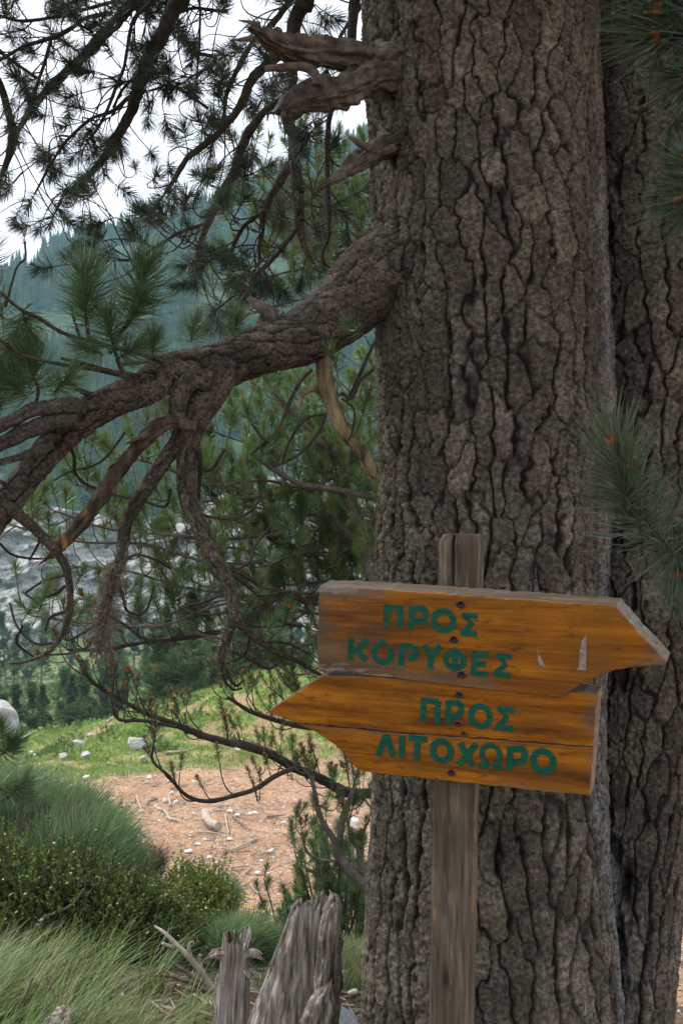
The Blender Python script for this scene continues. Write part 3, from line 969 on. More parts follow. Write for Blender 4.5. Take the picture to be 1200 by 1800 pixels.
# broken stubs on the trunk
for s_, mt, lab, sg in [('690,120,34 648,112,28 620,100,27 590,97,26 555,92,25 520,88,24 492,80,22 470,68,16 455,58,9 440,51,4', 'deadwood', 'upper splintered dead stub on the trunk', 1),
                        ('690,135,36 655,138,32 625,148,29 592,160,27 560,168,26 530,175,25 508,184,20 497,192,9', 'deadwood', 'thick broken dead stub below the splintered one', 2),
                        ('690,255,22 660,268,20 636,282,17 610,298,13 590,312,9 566,326,3', 'deadwood', 'tapering dead stub lowest on the trunk edge', 3)]:
    mb = MB()
    p_, r_ = line(s_, 2.36, 2.05 if sg < 3 else 2.15)
    tube(mb, p_, r_ * (.93 if sg < 3 else .9), 64, .004, .10, .012, 60 + sg, fib=.42, rag=.030)
    g2 = np.random.default_rng(sg)
    if sg < 3:
        for k in range(8):
            a_ = p_[g2.integers(3, len(p_) - 1)]
            rr0 = .026
            off = unit(g2.normal(size=3)) * rr0 * .75
            tube(mb, [a_ + off * .9, a_ + off * 1.1 + [-.02, 0, .002], a_ + off * 1.2 + [-.045, -.003, g2.uniform(-.008, .010)]], [.007, .004, .001], 8, .006, .2, .01, 4 + k, fib=.4)
    if sg == 2:
        p2, r2 = line('556,150,8 556,138,8.5 550,126,8.5 538,119,8 520,117,7.5 495,119,7 467,121,5', 2.1); tube(mb, p2, r2, 14, .005, .14, .012, 5)
    if sg == 3:
        p2, r2 = line('655,262,8 640,256,7 625,248,6 614,240,4', 2.25); tube(mb, p2, r2, 12, .006, .2, .012, 5)
    wpart('broken_stub', mb, MAT[mt], big, label=lab)

# the drooping branches overhead
OVER = [
 ('330,-40,15 312,0,14 292,48,13 269,93,12 246,142,11 232,193,10 204,244,8 176,286,6 142,322,5 116,339,4 99,371,2', 3.7, 4.1, 1),
 ('275,-45,13 238,0,12 210,31,11 176,68,10 142,105,8 113,130,8 76,167,7 57,190,7 34,227,4 22,262,6 8,297,5', 3.9, 4.2, 1),
 ('-20,110,5 0,145,5.5 12,185,6.5 20,215,7 21,245,6.5 14,275,5 4,310,3', 3.8, 3.8, .6),
 ('240,-10,3 210,0,3 159,14,3 105,28,3 42,37,3 0,28,3 -40,25,3', 3.9, 3.7, 1),
 ('198,23,4 153,31,3.6 125,50,4 96,65,4 42,82,3.5 0,105,3 -40,115,3', 3.9, 3.7, 1),
 ('275,-20,4 262,8,3 235,34,3 224,85,3 218,119,3 206,148,3 198,170,3 181,210,3 159,244,2.5', 3.7, 3.8, 1),
 ('92,60,3 86,85,3 76,119,3 66,148,3 60,172,3', 3.9, 3.8, .5),
 ('232,172,4 224,173,3.6 198,195,3.4 159,210,3 119,246,3 100,272,2.5 85,297,2.5 62,340,2', 3.8, 3.9, 1),
 ('200,190,3 214,160,2.5 240,130,2.5 252,100,2.5 280,60,3 300,-20,3', 3.9, 3.8, .8),
 ('545,-40,15 537,0,14 518,42,13 513,127,11 504,198,11 515,241,10 518,283,10 524,337,10 527,399,9 535,433,6 552,464,3', 3.1, 3.3, .5),
 ('540,-30,7 507,6,6 479,42,6 445,74,5 419,119,5 399,164,4 392,210,3 380,240,2', 3.6, 3.9, 1),
 ('520,60,9 498,90,9 479,105,9 442,142,8 422,187,8 400,215,7 377,241,6 350,262,5.5 328,280,5 305,318,4 290,340,3', 3.4, 3.9, 1),
 ('510,160,6 496,173,6 462,198,7 446,220,8 433,241,8 416,283,8 413,303,9 402,322,8.5 391,342,8 368,388,6 351,433,5 345,470,2', 3.3, 3.6, .8),
 ('372,388,4 350,398,3.6 320,407,3.4 298,419,3.2 282,430,3.2 266,439,3 253,450,3 241,456,3 207,458,2', 3.5, 3.5, 1.4),
 ('512,290,9 498,308,8 473,354,6 464,380,4 462,407,3.4 457,430,3 456,461,2', 3.3, 3.4, .8),
 ('467,368,4 445,385,3.6 428,399,3.6 408,439,3.4 411,467,2', 3.3, 3.5, 1.2),
 ('522,400,4 515,410,4 490,444,4 470,464,4 456,478,4 436,498,3.4 416,515,3 396,532,2', 3.2, 3.3, 1.2),
 ('630,-40,10 623,0,9 617,71,8 604,130,6 581,198,5 576,240,5 575,283,5 576,322,4 578,410,4 572,430,3 566,450,2.6 572,480,2', 2.9, 2.95, .5),
 ('320,-10,2.4 349,0,2.4 351,60,2.4 348,110,2.2 345,140,2', 3.9, 3.9, .5),
 ('660,-30,4 625,25,3.6 600,60,3 584,100,3', 3.3, 3.3, .5),
 ('330,90,3 380,105,2.6 330,140,2', 3.9, 3.9, .8),
 ('-30,60,4 0,90,4 40,120,3 70,140,3', 3.7, 3.9, 1),
 ('365,190,3 330,165,2.5 300,150,2.5 262,160,2', 3.8, 3.9, 1.2),
 ('400,20,3 370,18,3 340,14,3 310,25,2', 3.9, 4.0, 1.4),
]
g2 = np.random.default_rng(12)
for (s_, Y0, Y1, dens) in OVER:
    mb = MB()
    p_, r_ = line(s_, Y0, Y1)
    # carry the thick ones on up to the trunk, out of the frame
    if s_.startswith(('330,-40', '275,-45', '545,-40', '630,-40')):
        up = p_[0]
        tgt = np.array([.38, 2.5, up[2] + 1.6])
        p_ = np.concatenate([[tgt, tgt * .5 + up * .5 + [0, .1, .25]], p_]); r_ = np.concatenate([[r_[0] * 2.2, r_[0] * 1.5], r_])
    c = tube(mb, p_, r_, 12 if r_.max() > .01 else 7, .02, .22, .02, int(s_[0] == '-') + len(s_))
    o = bpy.data.objects.new('branch', None)
    # twigs: long thin arcs, some hanging, tips turned up
    L = np.concatenate([[0], np.cumsum(np.linalg.norm(np.diff(c, axis=0), axis=1))])
    k0 = next((i_ for i_ in range(len(c)) if c[i_][2] < EYE + .56 * c[i_][1]), 0)
    ntw = int(dens * 17 * (L[-1] - L[k0])) + 2
    hold = []
    for q_ in range(ntw):
        l_ = L[k0] + (L[-1] - L[k0]) * (q_ + g2.uniform(.1, 1)) / ntw
        k = min(len(c) - 2, int(np.searchsorted(L, l_)))
        tan = unit(c[k + 1] - c[k])
        side = unit(np.cross(tan, g2.normal(size=3)))
        d0 = tan * .5 + side * .9 + [0, 0, -.15]
        dend = unit([g2.normal(0, .6), g2.normal(0, .4), g2.choice([1.0, -.7, -.2, .5])] + tan * .3)
        hold.append((c[k], d0, dend, g2.uniform(.09, .30)))
    me_holder = mb
    part = link('branch', bpy.data.meshes.new('tmp'), big)
    for (a_, d0, dend, l_) in hold:
        twig(mb, tf, part, a_, d0, dend, l_, .0032, 'over', .88, g2, 0, .5)
    tf.add(part, c[-1], unit(c[-1] - c[-3]), 1.0, 'over')
    part.data = mb.mesh('branch', MAT['twig'])
    part.location = -big.location

# moss-like debris hanging on the lower branches
def debris(mb, c, n, spread, ln, seed):
    g3 = np.random.default_rng(seed)
    for k in range(n):
        a_ = c[g3.integers(0, len(c))] + g3.normal(0, spread, 3)
        d = unit(g3.normal(size=3) + [0, 0, -.6]) * g3.uniform(.3, 1) * ln
        s1 = unit(np.cross(d, g3.normal(size=3))) * .0007
        mb.add(np.array([a_ - s1, a_ + s1, a_ + d]), [[0, 1, 2]])
mb = MB()
c_, _ = smooth_path(*line('205,1005,9 195,1038,9 186,1068,9 180,1094,9 176,1140,6', 2.2), .01)
debris(mb, c_, 1500, .016, .045, 3)
c_, _ = smooth_path(*line('405,1100,9 395,1130,9 388,1160,9', 2.16), .01); debris(mb, c_, 260, .010, .03, 4)
c_, _ = smooth_path(*line('300,640,9 265,690,9 215,668,9', 2.16), .01); debris(mb, c_, 500, .014, .035, 5)
c_, _ = smooth_path(*line('270,700,9 290,715,9 235,740,9', 2.2), .01); debris(mb, c_, 300, .012, .03, 6)
c_, _ = smooth_path(*line('524,300,9 527,399,9 540,440,6', 3.25), .02); debris(mb, c_, 900, .022, .05, 7)
c_, _ = smooth_path(*line('433,241,8 413,303,9 391,342,8 351,433,5', 3.45), .02); debris(mb, c_, 1100, .022, .05, 8)
c_, _ = smooth_path(*line('512,290,9 498,308,8 473,354,6', 3.35), .02); debris(mb, c_, 500, .022, .05, 9)
c_, _ = smooth_path(*line('578,310,9 578,410,8', 2.95), .02); debris(mb, c_, 350, .014, .04, 10)
wpart('lichen', mb, MAT['stick_dark'], big, smooth=False, kind='stuff')

# small twigs around the limb's lower forks: long dark arcs
mb = MB()
part = link('branch', bpy.data.meshes.new('tmp'), big)
for s_ in ['548,650,3.5 530,668,3.2 512,700,3 500,730,3 488,758,2.6 468,775,2.4 440,800,2', '508,745,2.4 470,775,2.2 442,745,2', '573,728,2.4 540,735,2.2 515,765,2 500,800,2 498,815,2', '573,728,2.4 560,760,2.2 530,795,2 495,815,2 480,820,1.6',
           '350,790,4 352,820,4 350,860,3.6 348,885,3', '655,650,3 632,670,3 618,700,3.4 600,690,2.4', '658,600,3 640,640,3.4 622,680,3.6 610,705,2.5', '333,890,3 355,905,3 400,912,3 430,905,3 452,885,2.4 455,860,2',
           '600,700,2 622,720,2 620,755,2 612,775,1.6', '395,790,3 372,825,3 350,822,3 335,812,2.5', '113,772,3 130,800,3.4 132,830,3 150,850,2.6 170,858,2', '220,760,2.2 190,800,2.2 165,818,2 120,830,2 95,845,1.6', '300,860,3 290,890,3 250,880,2.6 200,870,2.4',
           '0,955,2.4 22,975,2.4 60,982,2.2 95,980,2', '50,910,3 66,925,3 70,950,2.6 52,985,2', '115,1030,3 95,1045,2.6 60,1052,2.4 40,1040,2', '118,1075,3 90,1085,2.6 80,1108,2', '120,1010,3 80,1020,2.4 45,1042,2', '98,1130,3 60,1130,2.4 30,1100,2.2 18,1060,2',
           '215,990,3 240,975,2.6 275,985,2.4 300,1000,2', '205,1010,3 216,1045,3 225,1075,2.6 255,1075,2.4 272,1030,2', '410,1070,3 380,1080,2.6 345,1078,2.4 320,1070,2', '400,1040,3 360,1058,3 330,1065,2.5 300,1080,2', '420,1095,3 460,1102,3 500,1098,3 540,1075,2',
           '440,1115,3 430,1150,2.6 400,1165,2.4 388,1178,2', '392,1160,3 400,1185,2.6 415,1205,2.4 428,1195,2', '388,1165,3 395,1195,2.6 410,1212,2 425,1210,2', '395,1140,3 440,1160,3 470,1175,2.6 490,1165,2', '460,1130,3 500,1130,2.4 545,1150,2',
           '182,1080,3 215,1095,2.6 250,1120,2.4 290,1125,2', '182,1090,3 150,1110,2.6 120,1125,2.4 100,1110,2', '40,1100,2.4 30,1130,2.4 60,1155,2', '165,1120,2.4 150,1140,2.4 110,1150,2 60,1150,2', '420,1000,3 440,985,3 448,960,2.6 480,920,2.2', '455,1030,3 470,1000,2.6 500,980,2.2']:
    c = stem(mb, s_, 2.2, 2.28, 6, .12)
    for q_ in range(2):
        if g2.uniform() < .4:
            k = int(g2.integers(2, len(c)))
            twig(mb, tf, part, c[k], unit(g2.normal(size=3)), unit([g2.normal(0, .4), g2.normal(0, .4), 1]), g2.uniform(.03, .09), .0016, 'dark', .62, g2, 0, .1)
part.data = mb.mesh('branch', MAT['twig'])
part.location = -big.location

# near sprays that come in from the right edge, blurred by closeness; their stem grows from the right trunk
for kk, (s_, Y0, Y1, tufts_) in enumerate([
    ('1330,1080,14 1260,1020,9 1180,990,6 1130,930,5 1098,860,4', 2.2, 1.30, [(1092, 835, -8, -60, .95), (1116, 890, -14, -60, 1.0), (1150, 930, -30, -40, .9), (1190, 960, 10, 50, .9), (1215, 990, 30, 60, .9), (1240, 920, 40, -40, 1.0)]),
    ('1420,330,14 1340,300,8 1260,250,6 1205,262,4', 2.2, .95, [(1200, 262, -25, -26, .5), (1260, 330, -90, 20, .85), (1275, 345, -90, 40, .8), (1290, 300, -80, 10, .8)]),
    ('1430,160,14 1340,120,8 1260,60,6 1215,10,4', 2.3, 1.15, [(1235, 60, -90, -10, 1.1), (1240, 10, -90, 0, 1.1), (1230, -30, -60, -20, 1.1), (1270, 110, -80, 30, 1.0), (1235, 120, -60, 40, .7)]),
    ]):
    mb = MB()
    p_, r_ = line(s_, Y0, Y1)
    o = tube(mb, p_, r_, 8, .02, .15)
    part = wpart('branch', mb, MAT['twig'], big)
    for (px, py, dx, dy_, s) in tufts_:
        Yt = Y1 + (.06 if dx > 0 else 0)
        base_p = P(px, py, Yt)
        tf.add(part, base_p - unit([dx, 0, -dy_]) * .05, unit([dx, 12, -dy_]), s * (1.0 if kk == 0 else .9), 'close')

# unseen needle clumps added overhead as a crown, to shade the trunk
mb = MB()
g3 = np.random.default_rng(77)
arr = [tuft_arrays(900 + k, 46, .2, .26, 100, 20, .0065, False, 1) for k in range(3)]
for k in range(2600):
    a = g3.uniform(0, 6.28); rr0 = 4.2 * math.sqrt(g3.uniform(.01, 1))
    p = np.array([.5 + rr0 * math.cos(a), 2.2 + rr0 * math.sin(a), g3.uniform(3.4, 8.5)])
    if p[2] < EYE + .62 * abs(p[1]) + .7 and p[1] > -.4:
        continue
    v, f, mm = arr[k % 3]
    q_ = Vector(unit(g3.normal(size=3) + [0, 0, .3])).to_track_quat('Z', 'Y')
    mb.add(v @ np.array(q_.to_matrix()).T + p, f, np.minimum(mm, 1))
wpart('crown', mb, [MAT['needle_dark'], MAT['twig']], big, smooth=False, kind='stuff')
tf.flush(big)

# ------------------------------------------------------------------ the young pine behind the big one
yp = thing('pine_tree', 'young pine with pale twigs and orange-tipped shoots spreading behind the big trunk', 'tree', (.55, 4.7, tz(.55, 4.7)))
tf = Tufts(9)
mb = MB()
z0 = tz(.55, 4.7)
tube(mb, [(.55, 4.7, z0 - .1), (.5, 4.7, .3), (.42, 4.68, 1.3), (.40, 4.7, 2.4), (.36, 4.7, 3.4), (.3, 4.7, 4.2)], [.10, .09, .075, .06, .04, .015], 20, .03, .15, .03, 3)
wpart('trunk', mb, MAT['pale_twig'], yp)
BR = [
 # traced: text, Y0, Y1, twig density, tuft kind, tuft size
 ('720,905,10 668,863,9 620,830,8 575,791,7 542,755,6 512,722,4 480,690,3', 4.4, 4.2, 1.3, 'mid', .85),
 ('720,890,7 665,878,6 605,863,6 530,851,5 488,830,4 449,803,3', 4.3, 4.1, 1.2, 'mid', .85),
 ('700,1060,8 614,1019,7 584,1004,7 548,980,6 488,950,6 440,920,6 395,890,5 365,860,4 330,820,3', 4.5, 4.2, 1.3, 'dark', .95),
 ('700,1080,8 650,1019,7 641,950,8 620,899,6 602,869,5 590,830,3', 4.2, 4.3, 1.0, 'mid', .6),
 ('680,1000,7 635,953,7 599,932,6 578,899,5 551,866,4 540,830,3', 4.3, 4.4, 1.0, 'mid', .6),
 ('700,1395,9 649,1395,9 609,1392,9 566,1370,8.5 518,1350,8 479,1327,8 439,1313,8 377,1299,6.5 334,1284,6 300,1270,5 255,1253,4.4 210,1228,4 184,1214,3.4 164,1199,3 147,1182,2.4', 4.3, 3.7, .9, 'brush', .8),
 ('310,1278,3 255,1267,3 210,1265,3 198,1245,2.6', 3.8, 3.7, 1.4, 'brush', .8),
 ('518,1350,4.4 484,1364,4.4 450,1386,4.4 413,1398,4.2 371,1408,4 337,1403,3.2 314,1386,3 297,1364,2.6 269,1338,2.4 270,1310,2', 3.9, 3.6, .55, 'brush', .7),
 ('500,1040,5 416,1100,5 360,1115,5 300,1124,4.6 246,1130,4 180,1142,3.6 120,1142,3', 4.2, 3.8, 1.0, 'dark', .8),
 ('620,1060,7 560,1060,6 500,1045,5', 4.4, 4.2, 1.2, 'dark', .9),
 ('700,1290,7 620,1285,7 560,1280,6 500,1270,5 440,1250,4 400,1225,3', 4.5, 4.3, 1.1, 'brush', .8),
]
# more branches of the same fan, filling the space between trunk, limb and bank
FILL = [
 (690, 330, 430, 300, 'mid', 4.5), (690, 400, 400, 380, 'mid', 4.6), (690, 420, 380, 470, 'mid', 4.4), (690, 480, 370, 545, 'mid', 4.5), (690, 300, 500, 250, 'mid', 4.6),
 (690, 450, 460, 400, 'mid', 4.8), (690, 350, 560, 380, 'mid', 4.2), (690, 500, 560, 480, 'mid', 4.7), (690, 380, 470, 330, 'mid', 4.9),
 (690, 760, 400, 690, 'mid', 4.3), (690, 800, 360, 760, 'mid', 4.2), (690, 830, 470, 790, 'mid', 4.6), (690, 720, 500, 680, 'mid', 4.7), (690, 700, 560, 650, 'mid', 4.8),
 (690, 900, 300, 820, 'dark', 4.0), (690, 930, 330, 900, 'dark', 4.1), (690, 960, 250, 930, 'dark', 3.9), (690, 1000, 290, 1000, 'dark', 4.0), (690, 1010, 120, 1000, 'dark', 3.7),
 (690, 1040, 350, 1040, 'dark', 4.1), (690, 1080, 200, 1080, 'dark', 3.8), (690, 1060, 60, 1090, 'dark', 3.5), (690, 1120, 420, 1130, 'dark', 4.2), (690, 1150, 480, 1170, 'dark', 4.3),
 (690, 980, 460, 960, 'dark', 4.4), (690, 1060, 520, 1100, 'dark', 4.5), (690, 900, 520, 900, 'mid', 4.7), (690, 940, 560, 960, 'mid', 4.6), (690, 860, 560, 850, 'mid', 4.9),
 (690, 820, 200, 800, 'dark', 3.6), (690, 900, 90, 880, 'dark', 3.5), (690, 940, 20, 930, 'dark', 3.4), (690, 1100, 560, 1140, 'dark', 4.6), (690, 780, 130, 860, 'dark', 3.7),
 (690, 640, 420, 730, 'mid', 5.0), (690, 1000, 380, 960, 'dark', 4.6), (690, 880, 420, 860, 'mid', 4.8), (690, 1250, 470, 1210, 'brush', 4.4), (690, 1230, 540, 1190, 'brush', 4.6), (690, 1340, 590, 1290, 'dark', 4.4),
 (690, 1420, 590, 1380, 'dark', 4.5),
]
g2 = np.random.default_rng(31)
def leafy(root, tf, c, dens, kind, size, g2, mats, lmin=.07, lmax=.24, upw=1.0, start=.12, r0=.0034):
    L = np.concatenate([[0], np.cumsum(np.linalg.norm(np.diff(c, axis=0), axis=1))])
    n = int(dens * 20 * L[-1]) + 2
    out = []
    for q_ in range(n):
        l_ = L[-1] * (start + (1 - start) * (q_ + g2.uniform(0, 1)) / n)
        k = min(len(c) - 2, int(np.searchsorted(L, l_)))
        tan = unit(c[k + 1] - c[k])
        side = unit(np.cross(tan, [0, 0, 1]) * g2.choice([-1, 1]) + g2.normal(0, .5, 3))
        d0 = tan * .8 + side * .8 + [0, 0, -.25]
        dend = unit(np.array([g2.normal(0, .25), g2.normal(0, .25), upw]) + tan * .2)
        out.append((c[k], d0, dend, g2.uniform(lmin, lmax)))
    return out
def add_branch(root, tf, pts, rad, dens, kind, size, mat, seg=8, **kw):
    mb = MB()
    c = tube(mb, pts, rad, seg, .02, .18, .02, int(g2.integers(99)))
    part = link('branch', bpy.data.meshes.new('tmp'), root)
    for (a_, d0, dend, l_) in leafy(root, tf, c, dens, kind, size, g2, mat, **kw):
        twig(mb, tf, part, a_, d0, dend, l_, .0031, kind, size, g2, 0, .55)
    tf.add(part, c[-1], unit(unit(c[-1] - c[-3]) + [0, 0, .8]), size, kind)
    part.data = mb.mesh('branch', mat)
    part.location = -root.location
for (s_, Y0, Y1, dens, kind, size) in BR:
    p_, r_ = line(s_, Y0, Y1)
    add_branch(yp, tf, p_, r_, dens, kind, size, MAT['pale_twig'] if kind == 'mid' else MAT['twig'], 10, lmin=.06, lmax=.2)
for (x0, y0, x1, y1, kind, Yd) in FILL:
    sag = g2.uniform(10, 45)
    n = 6
    pts = []
    for k in range(n + 1):
        t_ = k / n
        pts.append(P(x0 + 40 + (x1 - x0 - 40) * t_, y0 + (y1 - y0) * t_ + sag * math.sin(3.14 * t_) * 1.3 + g2.normal(0, 11), 4.7 + (Yd - 4.7) * t_ + g2.normal(0, .03)))
    L_ = np.linalg.norm(pts[-1] - pts[0])
    add_branch(yp, tf, pts, np.linspace(.005 + .003 * L_, .0028, n + 1), .74 if y0 > 560 else 1.0, kind if (kind != 'dark' or g2.uniform() < .5) else 'mid', .8, MAT['pale_twig'], 8, lmin=.06, lmax=.24)
tf.flush(yp)

# a second, smaller pine low beside the trunk
sp = thing('pine_sapling', 'slender small pine bending up from beside the big trunk over the orange clearing', 'tree', (.2, 4.2, tz(.2, 4.2)))
tf = Tufts(19)
mb = MB()
p_, r_ = line('700,1640,11 646,1562,10 626,1542,9.5 603,1513,9 592,1485,8.5 590,1478,8', 4.1, 4.1)
p_ = np.concatenate([[np.array([.22, 4.15, tz(.2, 4.2) - .05])], p_]); r_ = np.concatenate([[.03], r_])
tube(mb, p_, r_, 12, .02, .1, .03, 2)
wpart('trunk', mb, MAT['pale_twig'], sp)
for s_, dens in [('592,1485,6 583,1471,5.4 566,1443,5 558,1420,4.4 547,1367,4 530,1350,2', .55), ('596,1490,6 598,1468,6 603,1434,6 609,1420,5.4 615,1403,4.4 622,1385,3', .7), ('634,1533,5 629,1491,4 617,1477,3.4 610,1440,2.4', .8),
                 ('626,1511,2.6 575,1513,2.6 547,1505,2.6 535,1488,2.4 530,1462,2', .9), ('640,1548,3 636,1500,3 640,1460,2.6 650,1440,2', .8)]:
    p_, r_ = line(s_, 4.1, 4.1)
    add_branch(sp, tf, p_, r_, dens * .8, 'dark', .62, MAT['pale_twig'], 8, lmin=.03, lmax=.14)
tf.flush(sp)

# bushy dwarf pines in front of the clearing and behind the stumps
for kk, (px, py, Yd, n, hh_, sz, lab) in enumerate([(500, 1640, 5.4, 16, .42, .8, 'low dwarf pine shoots beside the yellow flowers behind the broad stump'), (570, 1650, 5.0, 30, .62, .85, 'bushy dwarf pine between the broad stump and the big trunk'), (625, 1640, 5.3, 24, .6, .85, 'dwarf pine half hidden by the left edge of the big trunk')]):
    x0, y0 = P(px, py, Yd)[0], Yd
    dp = thing('dwarf_pine', lab, 'shrub', (x0, y0, tz(x0, y0)))
    tf = Tufts(40 + kk)
    for k in range(n):
        a = g2.uniform(0, 6.28); rr0 = g2.uniform(.02, .2)
        b0 = np.array([x0 + .3 * rr0 * math.cos(a), y0 + .3 * rr0 * math.sin(a), tz(x0, y0) - .03])
        top = np.array([x0 + rr0 * math.cos(a), y0 + rr0 * math.sin(a), tz(x0, y0) + hh_ * g2.uniform(.35, 1.05)])
        mb = MB()
        c = tube(mb, [b0, b0 * .5 + top * .5 + [.02, 0, 0], top], [.007, .005, .003], 6, .03)
        pt = wpart('stem', mb, MAT['twig'], dp)
        tf.add(pt, top, unit([g2.normal(0, .15), g2.normal(0, .15), 1]), sz, 'mid' if k % 4 == 0 else 'dark')
        for q_ in range(3):
            tf.add(pt, b0 + (top - b0) * g2.uniform(.45, .9), unit([g2.normal(0, .7), g2.normal(0, .7), 1]), sz * .8, 'dark')
    tf.flush(dp, 120)

# dark sprigs at the left edge, low down
lp_ = thing('pine_sprig', 'dark pine sprig poking in from the left above the broom bush', 'plant', P(-60, 1480, 2.9))
tf = Tufts(61)
mb = MB()
sg_ = P(-110, 1480, 3.0)
tube(mb, [[sg_[0], 3.0, tz(sg_[0], 3.0) - .05], [sg_[0] + .02, 2.98, .3], P(-60, 1480, 2.9)], [.012, .009, .006], 8, .02, .1)
for s_ in ['-60,1480,6 -20,1420,4 5,1408,3 20,1398,3', '-60,1480,6 -20,1340,4 0,1320,3']:
    p_, r_ = line(s_, 2.9, 2.8); tube(mb, p_, r_, 7, .02, .1)
part = wpart('stem', mb, MAT['twig'], lp_)
for (px, py, dx, dy_, s) in [(18, 1400, 20, -20, .75), (30, 1385, 20, 20, .6), (0, 1330, 20, -20, .8), (5, 1300, -5, -30, .6), (-10, 1385, 20, 5, .8), (10, 1290, 10, 20, .5)]:
    tf.add(part, P(px, py, 2.82), unit([dx, 5, -dy_]), s, 'big')
tf.flush(lp_)

# ------------------------------------------------------------------ the signpost
PSI, PHI = R(24), R(9)
n0 = np.array([-math.sin(PSI), -math.cos(PSI), 0])
ex = np.array([math.cos(PSI), -math.sin(PSI), 0])
nn = math.cos(PHI) * n0 - math.sin(PHI) * np.array([0, 0, 1.0])
ez = math.cos(PHI) * np.array([0, 0, 1.0]) + math.sin(PHI) * n0
ey = -nn
O1 = P(812, 1130, 1.925)


class Board:
    def __init__(self, O):
        self.O = O

    def uv(self, px, py):
        d = np.array([(px - 600) / F, 1.0, -(py - 900) / F]); e = np.array([0, 0, EYE])
        t_ = np.dot(self.O - e, nn) / np.dot(d, nn)
        p = e + d * t_ - self.O
        return np.array([np.dot(p, ex), np.dot(p, ez)])

    def matrix(self):
        m_ = Matrix.Identity(4)
        for k, a in enumerate((ex, ey, ez)):
            for r0 in range(3):
                m_[r0][k] = float(a[r0])
        for r0 in range(3):
            m_[r0][3] = float(self.O[r0])
        return m_


def outline_mesh(name, uvs, y0, y1, mat, jit=.0008, dens=.012, seed=1, chamfer=.0018):
    """a sawn plank: outline uvs (x, z) from the front y0 to the back y1 with worn edges"""
    g3 = np.random.default_rng(seed)
    pts = []
    n = len(uvs)
    for k in range(n):
        a, b = np.array(uvs[k]), np.array(uvs[(k + 1) % n])
        m_ = max(1, int(np.linalg.norm(b - a) / dens))
        for q_ in range(m_):
            pts.append(a + (b - a) * q_ / m_ + (g3.normal(0, jit, 2) if q_ else 0))
    pts = np.array(pts)
    area = np.sum(pts[:, 0] * np.roll(pts[:, 1], -1) - np.roll(pts[:, 0], -1) * pts[:, 1])
    if area < 0:
        pts = pts[::-1]
    tn = np.roll(pts, -1, 0) - np.roll(pts, 1, 0)
    tn /= np.linalg.norm(tn, axis=1)[:, None]
    inn = np.stack([-tn[:, 1], tn[:, 0]], -1)
    m_ = len(pts)
    ch = chamfer * g3.uniform(.5, 1.3, m_)[:, None]
    r0 = np.concatenate([pts + inn * ch, np.zeros((m_, 1))], 1)
    def ring(p, y):
        return np.stack([p[:, 0], np.full(m_, y), p[:, 1]], -1)
    V = np.concatenate([ring(pts + inn * ch, y0), ring(pts, y0 + chamfer), ring(pts, y1 - chamfer), ring(pts + inn * ch, y1)])
    me = bpy.data.meshes.new(name)
    faces = [list(range(m_)), list(range(3 * m_, 4 * m_))[::-1]]
    for r1 in range(3):
        for k in range(m_):
            k2 = (k + 1) % m_
            faces.append([r1 * m_ + k, r1 * m_ + m_ + k, r1 * m_ + m_ + k2, r1 * m_ + k2])
    me.from_pydata([tuple(map(float, v)) for v in V], [], faces)
    me.materials.append(mat)
    me.update()
    return me


